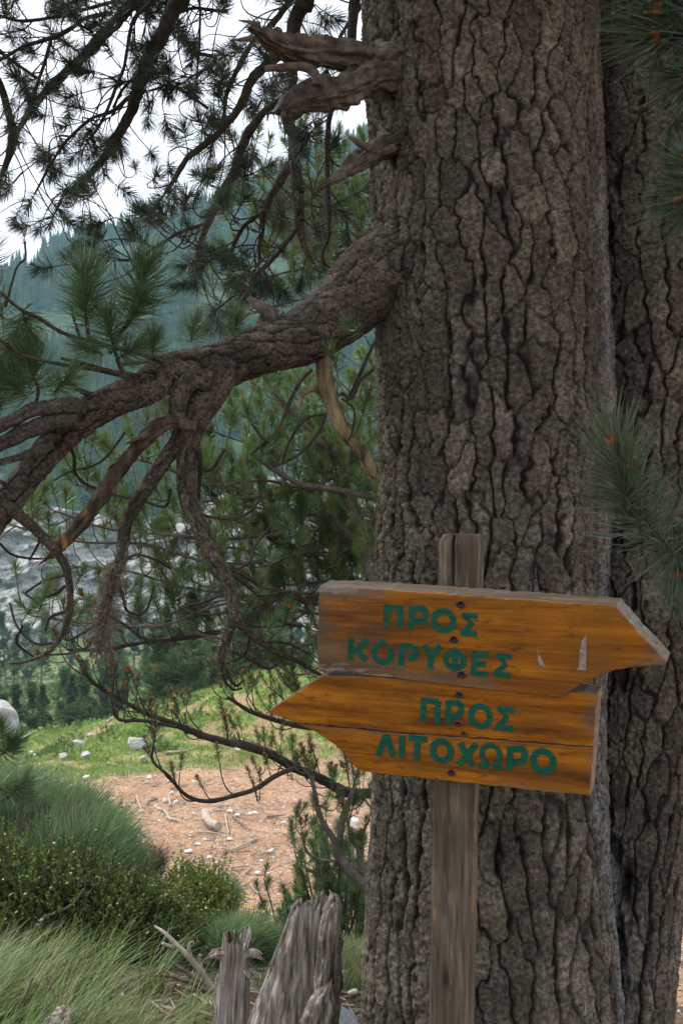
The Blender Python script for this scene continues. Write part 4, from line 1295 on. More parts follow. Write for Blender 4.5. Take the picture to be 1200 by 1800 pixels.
def mat_sign(name, xl, xr, zs_, seed, wlen=.13):
    """orange varnish worn off at the ends, along edges and cracks"""
    m, t, b = M(name, 0.42, 0.35)
    tc = t.nodes.new('ShaderNodeTexCoord')
    mp = t.nodes.new('ShaderNodeMapping'); mp.inputs['Location'].default_value = (seed, seed * 2, seed)
    t.links.new(tc.outputs['Object'], mp.inputs['Vector'])
    v = mp.outputs['Vector']
    grain = noise(t, 26, 7, .68, v, (.09, .5, 1))
    fine = noise(t, 120, 5, .65, v, (.06, .5, 1))
    org = ramp(t, grain, [(.34, (.060, .022, .003)), (.43, (.19, .062, .004)), (.53, (.33, .115, .005)), (.66, (.46, .18, .010))])
    org = mix(t, 1.0, org, ramp(t, fine, [(.3, (.66, .6, .55)), (.6, (1.12, 1.12, 1.12))]), 'MULTIPLY')
    spots = ramp(t, noise(t, 55, 5, .7, v, (.4, .5, 1)), [(.56, (0, 0, 0)), (.66, (.8, .8, .8))])
    org = mix(t, spots, org, (.07, .030, .010))
    dk = ramp(t, noise(t, 9, 4, .6, v, (.6, .5, 1)), [(.45, (0, 0, 0)), (.68, (.65, .65, .65))])
    org = mix(t, dk, org, (.16, .062, .014))
    bare = ramp(t, grain, [(.3, (.055, .035, .019)), (.5, (.125, .078, .040)), (.7, (.20, .145, .09))])
    sp = t.nodes.new('ShaderNodeSeparateXYZ'); t.links.new(tc.outputs['Object'], sp.inputs[0])
    def mr(src, a, b_, o0, o1):
        n = t.nodes.new('ShaderNodeMapRange'); n.inputs[1].default_value = a; n.inputs[2].default_value = b_; n.inputs[3].default_value = o0; n.inputs[4].default_value = o1
        t.links.new(src, n.inputs[0]); return n.outputs[0]
    def add(a, b_):
        n = t.nodes.new('ShaderNodeMath'); n.operation = 'ADD'; t.links.new(a, n.inputs[0]); t.links.new(b_, n.inputs[1]); return n.outputs[0]
    wl = mr(sp.outputs[0], xl, xl + wlen, .72, 0)
    wr = mr(sp.outputs[0], xr - .09, xr, 0, .62)
    # the board runs level in its own frame only roughly: wear along the given heights
    wz = None
    for (za, zb, hv) in zs_:
        a_ = mr(sp.outputs[2], za, zb, hv, 0)
        wz = a_ if wz is None else add(wz, a_)
    nz = mr(noise(t, 8, 6, .65, v, (.45, .5, 1)), .3, .7, -.62, .62)
    tot = add(add(add(wl, wr), wz), nz)
    mask = ramp(t, tot, [(.34, (0, 0, 0)), (.60, (.9, .9, .9))])
    col = mix(t, mask, org, bare)
    grey = ramp(t, add(tot, mr(noise(t, 30, 5, .7, v, (.25, .5, 1)), .3, .7, -.25, .25)), [(.86, (0, 0, 0)), (1.0, (.6, .6, .6))])
    col = mix(t, grey, col, (.30, .27, .25))
    # sides and top are bare weathered wood
    ge = t.nodes.new('ShaderNodeNewGeometry')
    vt = t.nodes.new('ShaderNodeVectorTransform'); vt.vector_type = 'NORMAL'; vt.convert_from = 'WORLD'; vt.convert_to = 'OBJECT'
    t.links.new(ge.outputs['True Normal'], vt.inputs[0])
    s2 = t.nodes.new('ShaderNodeSeparateXYZ'); t.links.new(vt.outputs[0], s2.inputs[0])
    side = mr(s2.outputs[1], -.85, -.4, 0, 1)
    col = mix(t, side, col, ramp(t, fine, [(.3, (.10, .072, .048)), (.55, (.21, .16, .115)), (.75, (.30, .25, .20))]))
    t.links.new(col, b.inputs['Base Color'])
    rr_ = t.nodes.new('ShaderNodeMapRange'); t.links.new(mask, rr_.inputs[0]); rr_.inputs[3].default_value = .38; rr_.inputs[4].default_value = .85
    t.links.new(rr_.outputs[0], b.inputs['Roughness'])
    bump(t, b, fine, .0012, .9)
    return m


mg, t, b = M('green_paint', .45, .35)
gn_ = noise(t, 140, 5, .7, stretch=(.2, 1, 1))
gc = ramp(t, gn_, [(.3, (.0, .048, .030)), (.6, (.001, .105, .066))])
gc = mix(t, ramp(t, noise(t, 70, 5, .75, stretch=(.5, 1, 1)), [(.66, (0, 0, 0)), (.72, (.8, .8, .8))]), gc, (.20, .08, .012))
t.links.new(gc, b.inputs['Base Color'])
mw, t, b = M('pale_scrape', .8, .2)
t.links.new(ramp(t, noise(t, 90, 5), [(.35, (.17, .11, .07)), (.5, (.30, .25, .21)), (.7, (.42, .38, .34))]), b.inputs['Base Color'])

post_root = thing('signpost', 'weathered wooden signpost with two orange arrow boards in Greek lettering in front of the pine', 'signpost', P(788, 1800, 2.14) * [1, 1, 0] + [0, 0, -.05])
pz = post_root.location
mb = MB()
# the post: roughly squared log, leaning, split at the head
ptop = np.array([.2455, 2.035, 1.555]); pbot = np.array([.222, 2.165, -.35])
nr = 170
zz = np.linspace(0, 1, nr)
segs = 150
th = np.linspace(0, 2 * np.pi, segs, endpoint=False)
TH, ZZ_ = np.meshgrid(th, zz)
sq = 1 / (np.abs(np.cos(TH)) ** 5 + np.abs(np.sin(TH)) ** 5) ** (1 / 5)
rad = .0445 * (.55 + .45 * sq) * 1.0
hgt = ZZ_ * 1.9
rad = rad * (1 + .035 * fbm(np.cos(TH) * 3 + 4, np.sin(TH) * 3 + 4, hgt * 2.2, 3, 3)) + .0010 * fbm(np.cos(TH) * 22, np.sin(TH) * 22, hgt * 3, 9, 3)
crack = np.exp(-((np.mod(TH - 4.62 - .05 * np.sin(hgt * 9) + np.pi, 2 * np.pi) - np.pi) / .075) ** 2)
knot = np.exp(-(((np.mod(TH - 4.70 + np.pi, 2 * np.pi) - np.pi) / .22) ** 2 + ((hgt - .985) / .026) ** 2))
rad = rad + .003 * knot - crack * .024 * np.clip((ZZ_ - .88) / .03, 0, 1) - crack * .003 * (ZZ_ < .75)
axis_ = pbot + (ptop - pbot) * ZZ_[..., None]
endr = np.clip((1 - ZZ_) / .012, 0, 1) ** .5
rad2 = rad * (.80 + .20 * endr)
PV = axis_ + rad2[..., None] * (np.cos(TH)[..., None] * ex + np.sin(TH)[..., None] * (-n0))
i = np.arange(nr - 1)[:, None] * segs; j = np.arange(segs)[None, :]; j2 = (j + 1) % segs
mb.add(PV.reshape(-1, 3), np.stack([i + j, i + j2, i + segs + j2, i + segs + j], -1).reshape(-1, 4), 0, knot=knot.ravel())
capv = np.concatenate([PV[-1], PV[-1].mean(0)[None] + [[0, 0, .001]]])
mb.add(capv, [[k, (k + 1) % segs, segs] for k in range(segs)])
wpart('post', mb, MAT['post'], post_root)


def stroke(mb, B, pts, wpx, y, yb=.0002, closed=False):
    """a painted stroke through photograph points, on the board"""
    q_ = np.array([B.uv(*p) for p in pts])
    wd = wpx / 2 / F * 1.93
    t_ = np.gradient(q_, axis=0) if not closed else (np.roll(q_, -1, 0) - np.roll(q_, 1, 0))
    t_ /= np.linalg.norm(t_, axis=1)[:, None]
    nrm = np.stack([-t_[:, 1], t_[:, 0]], -1)
    a, b_ = q_ + nrm * wd, q_ - nrm * wd
    m_ = len(q_)
    V = np.concatenate([np.stack([a[:, 0], np.full(m_, y), a[:, 1]], -1), np.stack([b_[:, 0], np.full(m_, y), b_[:, 1]], -1)])
    V = np.concatenate([V, V + [0, yb - y, 0]])
    Fc = []
    for k in range(m_ if closed else m_ - 1):
        k2 = (k + 1) % m_
        Fc += [[k, m_ + k, m_ + k2, k2], [k, k2, 2 * m_ + k2, 2 * m_ + k], [m_ + k, 3 * m_ + k, 3 * m_ + k2, m_ + k2]]
    if not closed:
        Fc += [[0, 2 * m_, 3 * m_, m_], [m_ - 1, 2 * m_ - 1, 4 * m_ - 1, 3 * m_ - 1]]
    mb.add(V, Fc)


def arc(cx, cy, rx, ry, a0, a1, n=26, slope=.09):
    """ellipse arc in photograph pixels, counter-clockwise from the right"""
    a = np.radians(np.linspace(a0, a1, n))
    return [(cx + rx * math.cos(k), cy - ry * math.sin(k) + slope * rx * math.cos(k)) for k in a]


def letter(board, B, strokes, wpx):
    mb = MB()
    for k, s_ in enumerate(strokes):
        stroke(mb, B, s_, wpx, -.0009 - .00012 * k)
    return mb.build('letter', mg, board, smooth=False)


def sigma(tl, tr, mid, bl, br):
    return [[(tl[0] - 4, tl[1]), tr], [tl, mid, bl], [(bl[0] - 3, bl[1]), br]]


def rho(t0, b0, bx, by, wr, join):
    """stem plus bowl"""
    return [[t0, b0], [(t0[0], t0[1] + 4), ((t0[0] + bx) / 2 + 2, t0[1] + 5)] + arc((t0[0] + bx) / 2 + 3, by, (bx - t0[0]) / 2 - 7, wr, 80, -80, 12, .06) + [join]]


W = 11.2
B1 = Board(O1)
B2 = Board(O1 + ey * .009)
u = B1.uv
up_out = [(561, 1030), (640, 1034), (760, 1042), (900, 1052), (1082, 1065), (1130, 1120), (1171, 1164), (1168, 1170), (1140, 1171), (1105, 1174), (1070, 1182), (1035, 1196), (1010, 1210), (990, 1226), (900, 1217), (840, 1210), (740, 1198), (640, 1187), (633, 1186), (626, 1181), (559, 1181), (558, 1100)]
uvl = [u(*p) for p in up_out]
msu = mat_sign('upper_sign_varnish', min(p[0] for p in uvl), max(p[0] for p in uvl), [(u(600, 1183)[1], u(600, 1160)[1], .5), (u(800, 1047)[1], u(800, 1058)[1], .3)], 3.0, .21)
bd1 = link('sign_board', outline_mesh('sign_board', uvl, 0, .062, msu, seed=3), post_root, label='upper arrow board pointing right')
bd1.matrix_local = Matrix.Translation(-post_root.location) @ B1.matrix()
L1 = [
 [[(679.5, 1063), (678, 1102)], [(675.5, 1067.5), (692, 1068.5)]],
 [[(703.8, 1064), (703, 1104)], [(694, 1069), (706, 1069.5)]],
]
pi1 = L1[0] + L1[1]
letter(bd1, B1, pi1, W)
letter(bd1, B1, rho((724.5, 1065), (722.5, 1106), 752, 1080, 11.5, (727, 1093)), W)
letter(bd1, B1, [arc(779.5, 1091, 17, 16.8, 0, 360, 34)], W)
letter(bd1, B1, sigma((815, 1081.5), (839, 1083), (829, 1096), (812, 1112), (838, 1114.5)), W * .9)
letter(bd1, B1, [[(617, 1121), (616, 1159.5)], [(645, 1124), (629, 1141), (621, 1143.5)], [(626, 1142), (644, 1161)]], W)
letter(bd1, B1, [arc(672.5, 1148, 16, 15.5, 118, 405, 30), [(666, 1129), (673, 1131), (677, 1127)]], W * .95)
letter(bd1, B1, [[(707, 1131), (705, 1169.5)], [(707, 1135), (718, 1136)] + arc(720, 1146.5, 11, 10.5, 78, -75, 12) + [(717, 1156)]], W)
letter(bd1, B1, [[(744, 1134), (757, 1154)], [(774, 1135), (757, 1155)], [(757, 1150), (756, 1175)]], W)
letter(bd1, B1, [arc(799, 1160.5, 16, 13, 0, 360, 30), [(800.5, 1140), (798, 1181)]], W * .95)
letter(bd1, B1, [[(834.5, 1145), (831.5, 1187)], [(833, 1149), (858, 1151)], [(832, 1166), (854, 1167.5)], [(831, 1183), (857, 1186)]], W * .92)
letter(bd1, B1, sigma((875, 1152.5), (899, 1155), (888, 1168), (870, 1184), (897, 1187.5)), W * .9)
mb = MB()
for poly in ([(943, 1138), (949, 1150), (957, 1172), (946, 1171)], [(1031, 1113), (1029, 1178), (1013, 1177), (1017, 1172), (1018, 1142), (1023, 1124)]):
    q_ = [u(*p) for p in poly]
    mb = MB()
    mb.add([[p[0], -.0008, p[1]] for p in q_], [list(range(len(q_)))])
    mb.build('scrape', mw, bd1, smooth=False)

u2 = B2.uv
pl_u = [(468, 1252), (565, 1188), (650, 1189), (760, 1198), (900, 1209), (1049, 1220), (1046, 1262), (1042, 1313), (924, 1304), (800, 1294), (698, 1288), (600, 1278), (520, 1271), (482, 1258)]
pl_l = [(520, 1273), (600, 1280.5), (698, 1290.5), (800, 1296.5), (924, 1306.5), (1042, 1315.5), (1039, 1360), (1036, 1400), (900, 1386), (760, 1371), (631, 1356), (622, 1348), (610, 1333), (594, 1316), (575, 1302), (553, 1287)]
msl = mat_sign('lower_sign_varnish', u2(468, 1252)[0], u2(1046, 1262)[0] + .03, [(u2(700, 1300)[1] , u2(700, 1275)[1], .0), (u2(800, 1376)[1] - .004, u2(800, 1360)[1], .4)], 11.0)
bd2 = thing('sign_board', '', '', (0, 0, 0))
del bd2['label'], bd2['category']
bd2['label'] = 'lower arrow board pointing left, split along its seam'
bd2.parent = post_root
bd2.matrix_local = Matrix.Translation(-post_root.location) @ B2.matrix()
link('plank', outline_mesh('plank', [u2(*p) for p in pl_u], 0, .055, msl, seed=5), bd2)
link('plank', outline_mesh('plank', [u2(*p) for p in pl_l], .0015, .054, msl, seed=6), bd2)
letter(bd2, B2, [[(745, 1226), (742.5, 1269)], [(741, 1231), (772, 1233.5)], [(769.6, 1231), (767.5, 1271)]], W)
letter(bd2, B2, rho((788.5, 1231), (786.5, 1273), 814, 1246, 11.5, (791, 1259)), W)
letter(bd2, B2, [arc(844, 1259, 16.5, 17.5, 0, 360, 34)], W)
letter(bd2, B2, sigma((878, 1245.5), (903, 1247.5), (890, 1261), (874, 1278), (902, 1281)), W * .92)
def lift(k):
    return k
letter(bd2, B2, [[(679, 1291), (664, 1328)], [(679.5, 1291), (690.5, 1330)]], W)
letter(bd2, B2, [[(706.7, 1292.7), (705.5, 1332)]], W)
letter(bd2, B2, [[(718, 1297), (750, 1300)], [(734, 1298.6), (731.5, 1335)]], W)
letter(bd2, B2, [arc(776, 1320, 16, 17, 0, 360, 34)], W)
letter(bd2, B2, [[(808, 1306), (831, 1347)], [(836.7, 1308), (806, 1344)]], W)
letter(bd2, B2, [arc(862, 1326, 15.5, 15.5, -38, 218, 28), [(840, 1345.5), (857, 1347.5)], [(866, 1348), (883, 1350)], [(852, 1335), (854.5, 1349)], [(873, 1337), (868.5, 1350)]], W * .85)
letter(bd2, B2, rho((896.5, 1312), (894.5, 1352.7), 926, 1327, 11.5, (899, 1340)), W)
letter(bd2, B2, [arc(954, 1338.4, 17.5, 18, 0, 360, 34)], W)
mdk, t, b = M('rusty_screw', .6, .4); b.inputs['Base Color'].default_value = (.035, .022, .018, 1); b.inputs['Metallic'].default_value = .5
mrim = MAT['stick']
for (B, bo, px, py, r0) in [(B1, bd1, 810, 1063, 6.5), (B1, bd1, 797.5, 1124.5, 6), (B1, bd1, 811, 1186, 6.5), (B2, bd2, 807, 1222, 6), (B2, bd2, 804, 1272.5, 5), (B2, bd2, 815, 1289, 3.5), (B2, bd2, 793, 1358.5, 5.5)]:
    c0 = B.uv(px, py); rr0 = r0 / F * 1.93
    mb = MB()
    a = np.linspace(0, 2 * np.pi, 20, endpoint=False)
    g3 = np.random.default_rng(int(px + py))
    wob = 1 + .12 * g3.normal(size=20)
    rings = [(1.35, .0003), (1.15, -.0013), (.92, -.0008), (.80, .0004), (.0, .0004)]
    V = [np.stack([c0[0] + rr0 * s_ * wob * np.cos(a) * (1.05), np.full(20, y - .0006), c0[1] + rr0 * s_ * wob * np.sin(a) * .85], -1) for s_, y in rings]
    Fc = []; mm = []
    for r1 in range(4):
        for k in range(20):
            Fc.append([r1 * 20 + k, r1 * 20 + (k + 1) % 20, (r1 + 1) * 20 + (k + 1) % 20, (r1 + 1) * 20 + k]); mm.append(1 if r1 < 1 else 0)
    mb.add(np.concatenate(V), Fc, mm)
    mb.build('screw', [mdk, MAT['post']], bo)

# ------------------------------------------------------------------ grey stumps
def snag(name, label, foot, top, w0, w1, thick0, thick1, seed, ragged, yaw=0.0, segs=150, rings=230, extra=None):
    root = thing(name, label, 'stump', (foot[0], foot[1], foot[2]))
    th = np.linspace(0, 2 * np.pi, segs, endpoint=False); v = np.linspace(0, 1, rings)
    TH, V = np.meshgrid(th, v)
    cut = 1 - ragged * (.5 + .5 * fbm(np.cos(th) * 1.8 + seed, np.sin(th) * 1.8, 0, seed, 3)) - ragged * .35 * np.abs(fbm(np.cos(th) * 7 + seed, np.sin(th) * 7, 0, seed + 1, 2))
    if extra is not None:
        cut = cut - extra(th)
    h = V * cut[None, :]
    lnp = np.linalg.norm(np.array(top) - foot)
    a = w0 + (w1 - w0) * h; b_ = thick0 + (thick1 - thick0) * h
    x3, y3 = np.cos(TH), np.sin(TH)
    twist = h * .25
    gr = fbm(np.cos(TH + twist) * 6 + seed, np.sin(TH + twist) * 6, h * lnp * 1.3, seed + 2, 3)
    fi = fbm(np.cos(TH + twist) * 26 + seed, np.sin(TH + twist) * 26, h * lnp * 3.5, seed + 4, 3)
    big_ = fbm(np.cos(TH + twist) * 2.2 + seed, np.sin(TH + twist) * 2.2, h * lnp * 1.5, seed + 6, 2)
    crk = np.clip(.16 - np.abs(gr), 0, .16) / .16
    rr0 = 1 + .10 * big_ - .13 * crk ** 2 + .045 * fi
    ca, sa = math.cos(yaw), math.sin(yaw)
    lx, ly = a * rr0 * x3, b_ * rr0 * y3
    axis0 = np.array(foot)[None, None, :] + (np.array(top) - foot)[None, None, :] * h[..., None]
    G = axis0 + np.stack([lx * ca - ly * sa, lx * sa + ly * ca, 0 * lx], -1)
    mb = MB()
    i = np.arange(rings - 1)[:, None] * segs; j = np.arange(segs)[None, :]; j2 = (j + 1) % segs
    mb.add(G.reshape(-1, 3), np.stack([i + j, i + j2, i + segs + j2, i + segs + j], -1).reshape(-1, 4))
    # splintered hollow head
    prev = G[-1]
    idx = [prev]
    cen = axis0[-1].mean(0)
    for s_, dz in ((.90, .0), (.75, -.03), (.45, -.06), (0.02, -.05)):
        p = cen + (prev - cen) * [s_, s_, 1.0] * 1.0
        p = p + np.array([0, 0, 1.0]) * (dz + .012 * fbm(np.cos(th) * 9, np.sin(th) * 9, s_ * 9, seed + 9, 2))[:, None]
        idx.append(p)
    Vc = np.concatenate(idx)
    Fc = []
    for r1 in range(4):
        for k in range(segs):
            k2 = (k + 1) % segs
            Fc.append([r1 * segs + k, r1 * segs + k2, (r1 + 1) * segs + k2, (r1 + 1) * segs + k])
    mb.add(Vc, Fc)
    wpart('trunk', mb, MAT['grey_wood'], root)
    return root


def bx(th, c, wd, dep):
    return dep * np.exp(-((np.mod(th - c + np.pi, 2 * np.pi) - np.pi) / wd) ** 2)


f1 = P(440, 1990, 2.62); t1 = P(560, 1560, 2.66)
f1[2] = min(f1[2], tz(f1[0], f1[1])) - .1
st1 = snag('stump', 'broad grey split stump leaning right with a jagged top', f1, t1, .150, .052, .07, .032, 5, .10, .1, extra=lambda th: bx(th, 3.3, .5, .06) + bx(th, 5.75, .16, .17) + bx(th, 4.75, .12, .03) + bx(th, 5.3, .10, .05))
# a splinter slab standing in front of it
mb = MB()
p_, r_ = line('520,1960,26 535,1880,26 556,1800,24 566,1760,20 574,1736,9 577,1728,2', 2.52, 2.56); tube(mb, p_, r_, 60, .004, .08, .01, 7, fib=.40, rag=.02)
wpart('splinter', mb, MAT['grey_wood'], st1)
mb = MB()
p_, r_ = line('560,1900,22 570,1800,22 577,1700,20 580,1640,16 584,1600,13 590,1584,8 588,1578,2', 2.58, 2.62); tube(mb, p_, r_, 60, .004, .08, .01, 17, fib=.36, rag=.02)
wpart('splinter', mb, MAT['grey_wood'], st1)
f2 = P(385, 2000, 2.72); t2 = P(417, 1632, 2.70)
f2[2] = min(f2[2], tz(f2[0], f2[1])) - .1
st2 = snag('stump', 'narrow grey snag with two short broken side branches', f2, t2, .068, .036, .056, .030, 15, .06, .0, 90, 200)
mb = MB()
for s_ in ['412,1692,15 394,1680,11 380,1677,8 372,1680,6 366,1683,3', '413,1700,15 430,1682,10 442,1676,7 452,1679,5 460,1686,1.5', '425,1688,8 440,1673,6 450,1672,4 457,1676,1.5', '424,1700,11 432,1706,9 440,1716,5 448,1722,2', '424,1690,9 436,1704,6 446,1708,4 450,1712,1.5']:
    p_, r_ = line(s_, 2.70, 2.66); tube(mb, p_, r_, 24, .004, .12, .008, 7, fib=.45, rag=.008)
wpart('side_branch', mb, MAT['grey_wood'], st2)
st3 = thing('fallen_log', 'pale split log end in the grass at the lower left corner', 'log', P(100, 1860, 2.7))
mb = MB(); p_, r_ = line('40,1900,30 75,1850,26 98,1812,22 112,1785,17 120,1775,6', 2.6, 2.8); tube(mb, p_, r_, 60, .004, .08, .02, 3, fib=.4, rag=.03)
wpart('log', mb, MAT['grey_wood'], st3)

# ------------------------------------------------------------------ fallen branches, logs
ORD = 'leftmost,second,third,fourth,fifth,sixth,seventh,eighth,ninth,tenth,eleventh,twelfth,thirteenth,fourteenth,fifteenth,sixteenth,seventeenth,eighteenth,nineteenth,twentieth'.split(',')
LAND = [((372, 1455), 'the short thick weathered log'), ((414, 1570), 'the upright pale stick'), ((600, 1500), 'the slender small pine'), ((258, 1525), 'the sparse greyish broom'), ((1190, 1650), 'the twin trunk'), ((190, 1417), 'the near end of the bank'), ((450, 1386), 'the lowest drooping pine twig'), ((290, 1405), 'the grass tongue of the bank'), ((520, 1520), 'the dwarf pine tops'), ((120, 1385), 'the dark box bush top')]
USED = set()


def whereabouts(px, py, head):
    ls = sorted(LAND, key=lambda a: math.hypot(a[0][0] - px, a[0][1] - py))
    for far in ('', ' close', ' well', ' far'):
        for (lx, ly), nm in ls[:3]:
            dx, dy = px - lx, py - ly
            w_ = ('left of' if dx < 0 else 'right of') if abs(dx) > abs(dy) else ('just beyond' if dy < 0 else 'just in front of')
            l_ = f'{head}{far} {w_} {nm}'
            if far and abs(dx) <= abs(dy):
                l_ = f"{head}{' leftward' if dx < 0 else ' rightward'} {w_} {nm}"
            if l_ not in USED:
                USED.add(l_)
                return l_
    return head


def ground_line(pts, Y0=None, lift=.01):
    """photograph pixels dropped on the terrain: march along the line of sight until it meets the slope"""
    out = []
    for (px, py) in pts:
        ys_ = np.linspace(2.4, 60, 1500)
        zs_ = EYE - (py - 900) / F * ys_
        tt = terrain((px - 600) / F * ys_, ys_)
        k = np.argmax(tt > zs_) if (tt > zs_).any() else 1499
        y = ys_[k]
        out.append(np.array([(px - 600) / F * y, y, tt[k] + lift]))
    return out


def log(name, label, pts, r0, mat, group=None, lift=.0, forks=(), cat='branch', r1=None):
    p = ground_line(pts, lift=lift)
    Yd = p[0][1]
    o = thing(name, label, cat, p[0], group)
    mb = MB()
    r1 = r0 * .5 if r1 is None else r1
    rr0 = np.linspace(r0, r1, len(p)) / F * Yd
    p = [q_ + [0, 0, rr0[k] * .7] for k, q_ in enumerate(p)]
    tube(mb, p, rr0, 8, .04 if Yd > 6 else .015, .22, .05, int(pts[0][0]))
    for f in forks:
        q_ = ground_line(f, lift=lift)
        tube(mb, [a + [0, 0, .02] for a in q_], np.linspace(r0 * .6, r0 * .25, len(q_)) / F * Yd, 6, .04 if Yd > 6 else .015, .2, .05, 4)
    mb_o = mb.build('wood', mat, o)
    mb_o.location = -o.location
    return o


SG = 'dead branches scattered over the orange clearing'
for (l_, m_, ls) in [('bleached forked branch propped on the soil behind the narrow snag', 'stick', ['272,1628,2 290,1640,3 310,1660,4 335,1685,5 356,1712,5.5 372,1738,6 384,1760,6', '310,1658,4.5 300,1664,3.5 286,1658,2.5', '335,1684,5 332,1668,3.5 336,1655,2', '356,1710,5 350,1690,3 352,1678,2']),
                      ('brown dead branch lying under the bleached forked branch', 'stick_dark', ['262,1716,2.5 290,1714,3 320,1722,4 345,1730,5 375,1748,6', '300,1690,3 325,1708,4 352,1728,4.5 380,1752,5']),
                      ('short curved dry stick on the soil at the edge of the long grass', 'stick_dark', ['290,1694,3 284,1704,3 276,1716,2.5'])]:
    p_, r_ = line(ls[0], 3.35, 3.28)
    o = thing('fallen_branch', l_, 'branch', p_[-1]); mb = MB(); tube(mb, p_, r_, 12, .012, .14, .02, 5)
    for f_ in ls[1:]:
        p_, r_ = line(f_, 3.34, 3.30); tube(mb, p_, r_, 8, .012, .14, .02, 6)
    mb_o = mb.build('wood', MAT[m_], o); mb_o.location = -o.location
log('log', 'short thick weathered log at the centre of the clearing', [(362, 1443), (364, 1452), (372, 1460), (384, 1466)], 9, MAT['stick'], cat='log', r1=7, lift=.05)
for k, pts in enumerate([[(240, 1460), (252, 1470), (264, 1478)], [(345, 1468), (365, 1467), (390, 1470)], [(396, 1436), (398, 1450), (402, 1468)], [(410, 1440), (424, 1452), (440, 1463)], [(276, 1425), (290, 1430), (300, 1445)], [(292, 1440), (310, 1446), (325, 1449)],
                         [(276, 1408), (262, 1412), (258, 1418)], [(300, 1420), (296, 1400)], [(405, 1500), (430, 1488), (450, 1478)], [(390, 1496), (415, 1502), (440, 1500)], [(405, 1530), (440, 1528), (425, 1545)], [(520, 1525), (545, 1530), (560, 1545)],
                         [(320, 1280), (340, 1277)], [(240, 1402), (246, 1420), (252, 1430)], [(380, 1430), (400, 1428), (425, 1434)], [(470, 1440), (500, 1436)], [(370, 1550), (400, 1555), (430, 1568)], [(455, 1505), (480, 1500), (470, 1490)], [(500, 1470), (520, 1478)],
                         [(188, 1272), (200, 1262)], [(292, 1327), (318, 1325), (338, 1319)], [(300, 1390), (330, 1384)], [(190, 1345), (215, 1350)], [(1180, 1660), (1200, 1680)], [(1185, 1700), (1200, 1699)], [(440, 1560), (455, 1575), (475, 1570)], [(345, 1520), (370, 1524), (395, 1519)]]):
    log('fallen_branch', whereabouts(*pts[len(pts) // 2], ('bleached dead branch', 'brown dead branch')[k % 3 == 0] + ' on orange litter'), pts, (2.6, 1.7, 2.0, 2.2)[k % 4], MAT['stick'] if k % 3 else MAT['stick_dark'], SG, lift=.02)
# the thin upright pale stake
p0 = ground_line([(418, 1605)])[0]
o = thing('stake', 'thin pale bare stick standing upright behind the yellow flowers', 'stick', p0)
mb = MB(); top = P(410, 1533, p0[1]); tube(mb, [p0 - [0, 0, .1], (p0 + top) / 2 + [.01, 0, 0], top], np.array([4.5, 3.6, 2.6]) / F * p0[1], 7, .05, .15)
mb.build('wood', MAT['stick'], o).location = -o.location

# ------------------------------------------------------------------ rocks
def rock_mesh(seed, n=2):
    import bmesh
    bm = bmesh.new(); bmesh.ops.create_icosphere(bm, subdivisions=n, radius=1)
    co = np.array([v.co[:] for v in bm.verts])
    g3 = np.random.default_rng(seed)
    for k in range(13):
        d = unit(g3.normal(size=3)); lim = g3.uniform(.34, .66)
        pr = co @ d
        co = co - np.clip(pr - lim, 0, 9)[:, None] * d * .92
    co = co * (1 + .09 * fbm(co[:, 0] * 2.5, co[:, 1] * 2.5, co[:, 2] * 2.5, seed, 3))[:, None]
    for v, c in zip(bm.verts, co):
        v.co = c
    me = bpy.data.meshes.new('rock'); bm.to_mesh(me); bm.free(); me.materials.append(MAT['rock' if n > 2 else 'white_rock'])
    return me


RM = [rock_mesh(k) for k in range(6)]
RM3 = rock_mesh(33, 4); RM4 = rock_mesh(12, 3)
def rock(px, py, s, label, group=None, mesh=None, squash=.6):
    p = ground_line([(px, py)])[0]
    o = link('rock', mesh or RM[rnd.randrange(6)], None, label=label, cat='rock')
    if group: o['group'] = group
    sz = s / F * p[1] / 2
    o.location = Vector(p + [0, 0, sz * squash * .4]); o.scale = (sz, sz * rnd.uniform(.7, 1.1), sz * squash * rnd.uniform(.8, 1.2)); o.rotation_euler = (rnd.uniform(-.3, .3), rnd.uniform(-.3, .3), rnd.uniform(0, 6.28))
    return o
RG = 'white stones strewn over the clearing'
for (px, py) in [(182, 1417), (195, 1411), (187, 1425), (303, 1397), (264, 1370), (122, 1387), (290, 1412), (275, 1422), (308, 1412), (405, 1430), (418, 1436), (440, 1432), (369, 1510), (525, 1507), (352, 1528), (346, 1487), (333, 1500), (222, 1500), (231, 1515), (246, 1540), (258, 1548), (270, 1558), (252, 1552),
                 (372, 1540), (403, 1478), (450, 1432), (300, 1545), (315, 1560), (246, 1430), (212, 1440), (232, 1455), (300, 1375), (150, 1372), (62, 1330), (56, 1325), (1196, 1600), (1192, 1785), (1182, 1745), (500, 1450), (475, 1500), (455, 1540)]:
    s_ = rnd.uniform(9, 17) * 1.2
    rock(px, py, s_, whereabouts(px, py, ('small ' if s_ < 13 else 'large ' if s_ > 17 else '') + 'white stone'), RG)
rock(417, 1320, 17, 'white stone on the green grass under the long low pine branch', squash=.8)
rock(618, 1465, 26, 'tall white stone standing in the clearing behind the small pine', squash=1.6)
rock(626, 1450, 20, 'upper white stone behind the small pine', squash=1.2)
MAT['blue_rock'] = mat_plain('blue_grey_stone', (0.17, 0.19, 0.215), 0.8, 0.2, 0.15, 6)
RM5 = RM3.copy(); RM5.materials[0] = MAT['blue_rock']
rock(600, 1812, 95, 'smooth blue-grey boulder at the foot of the big trunk', mesh=RM5, squash=.6)
rock(592, 1742, 60, 'low mossy grey rock in the grass left of the big trunk', mesh=RM3, squash=.5)
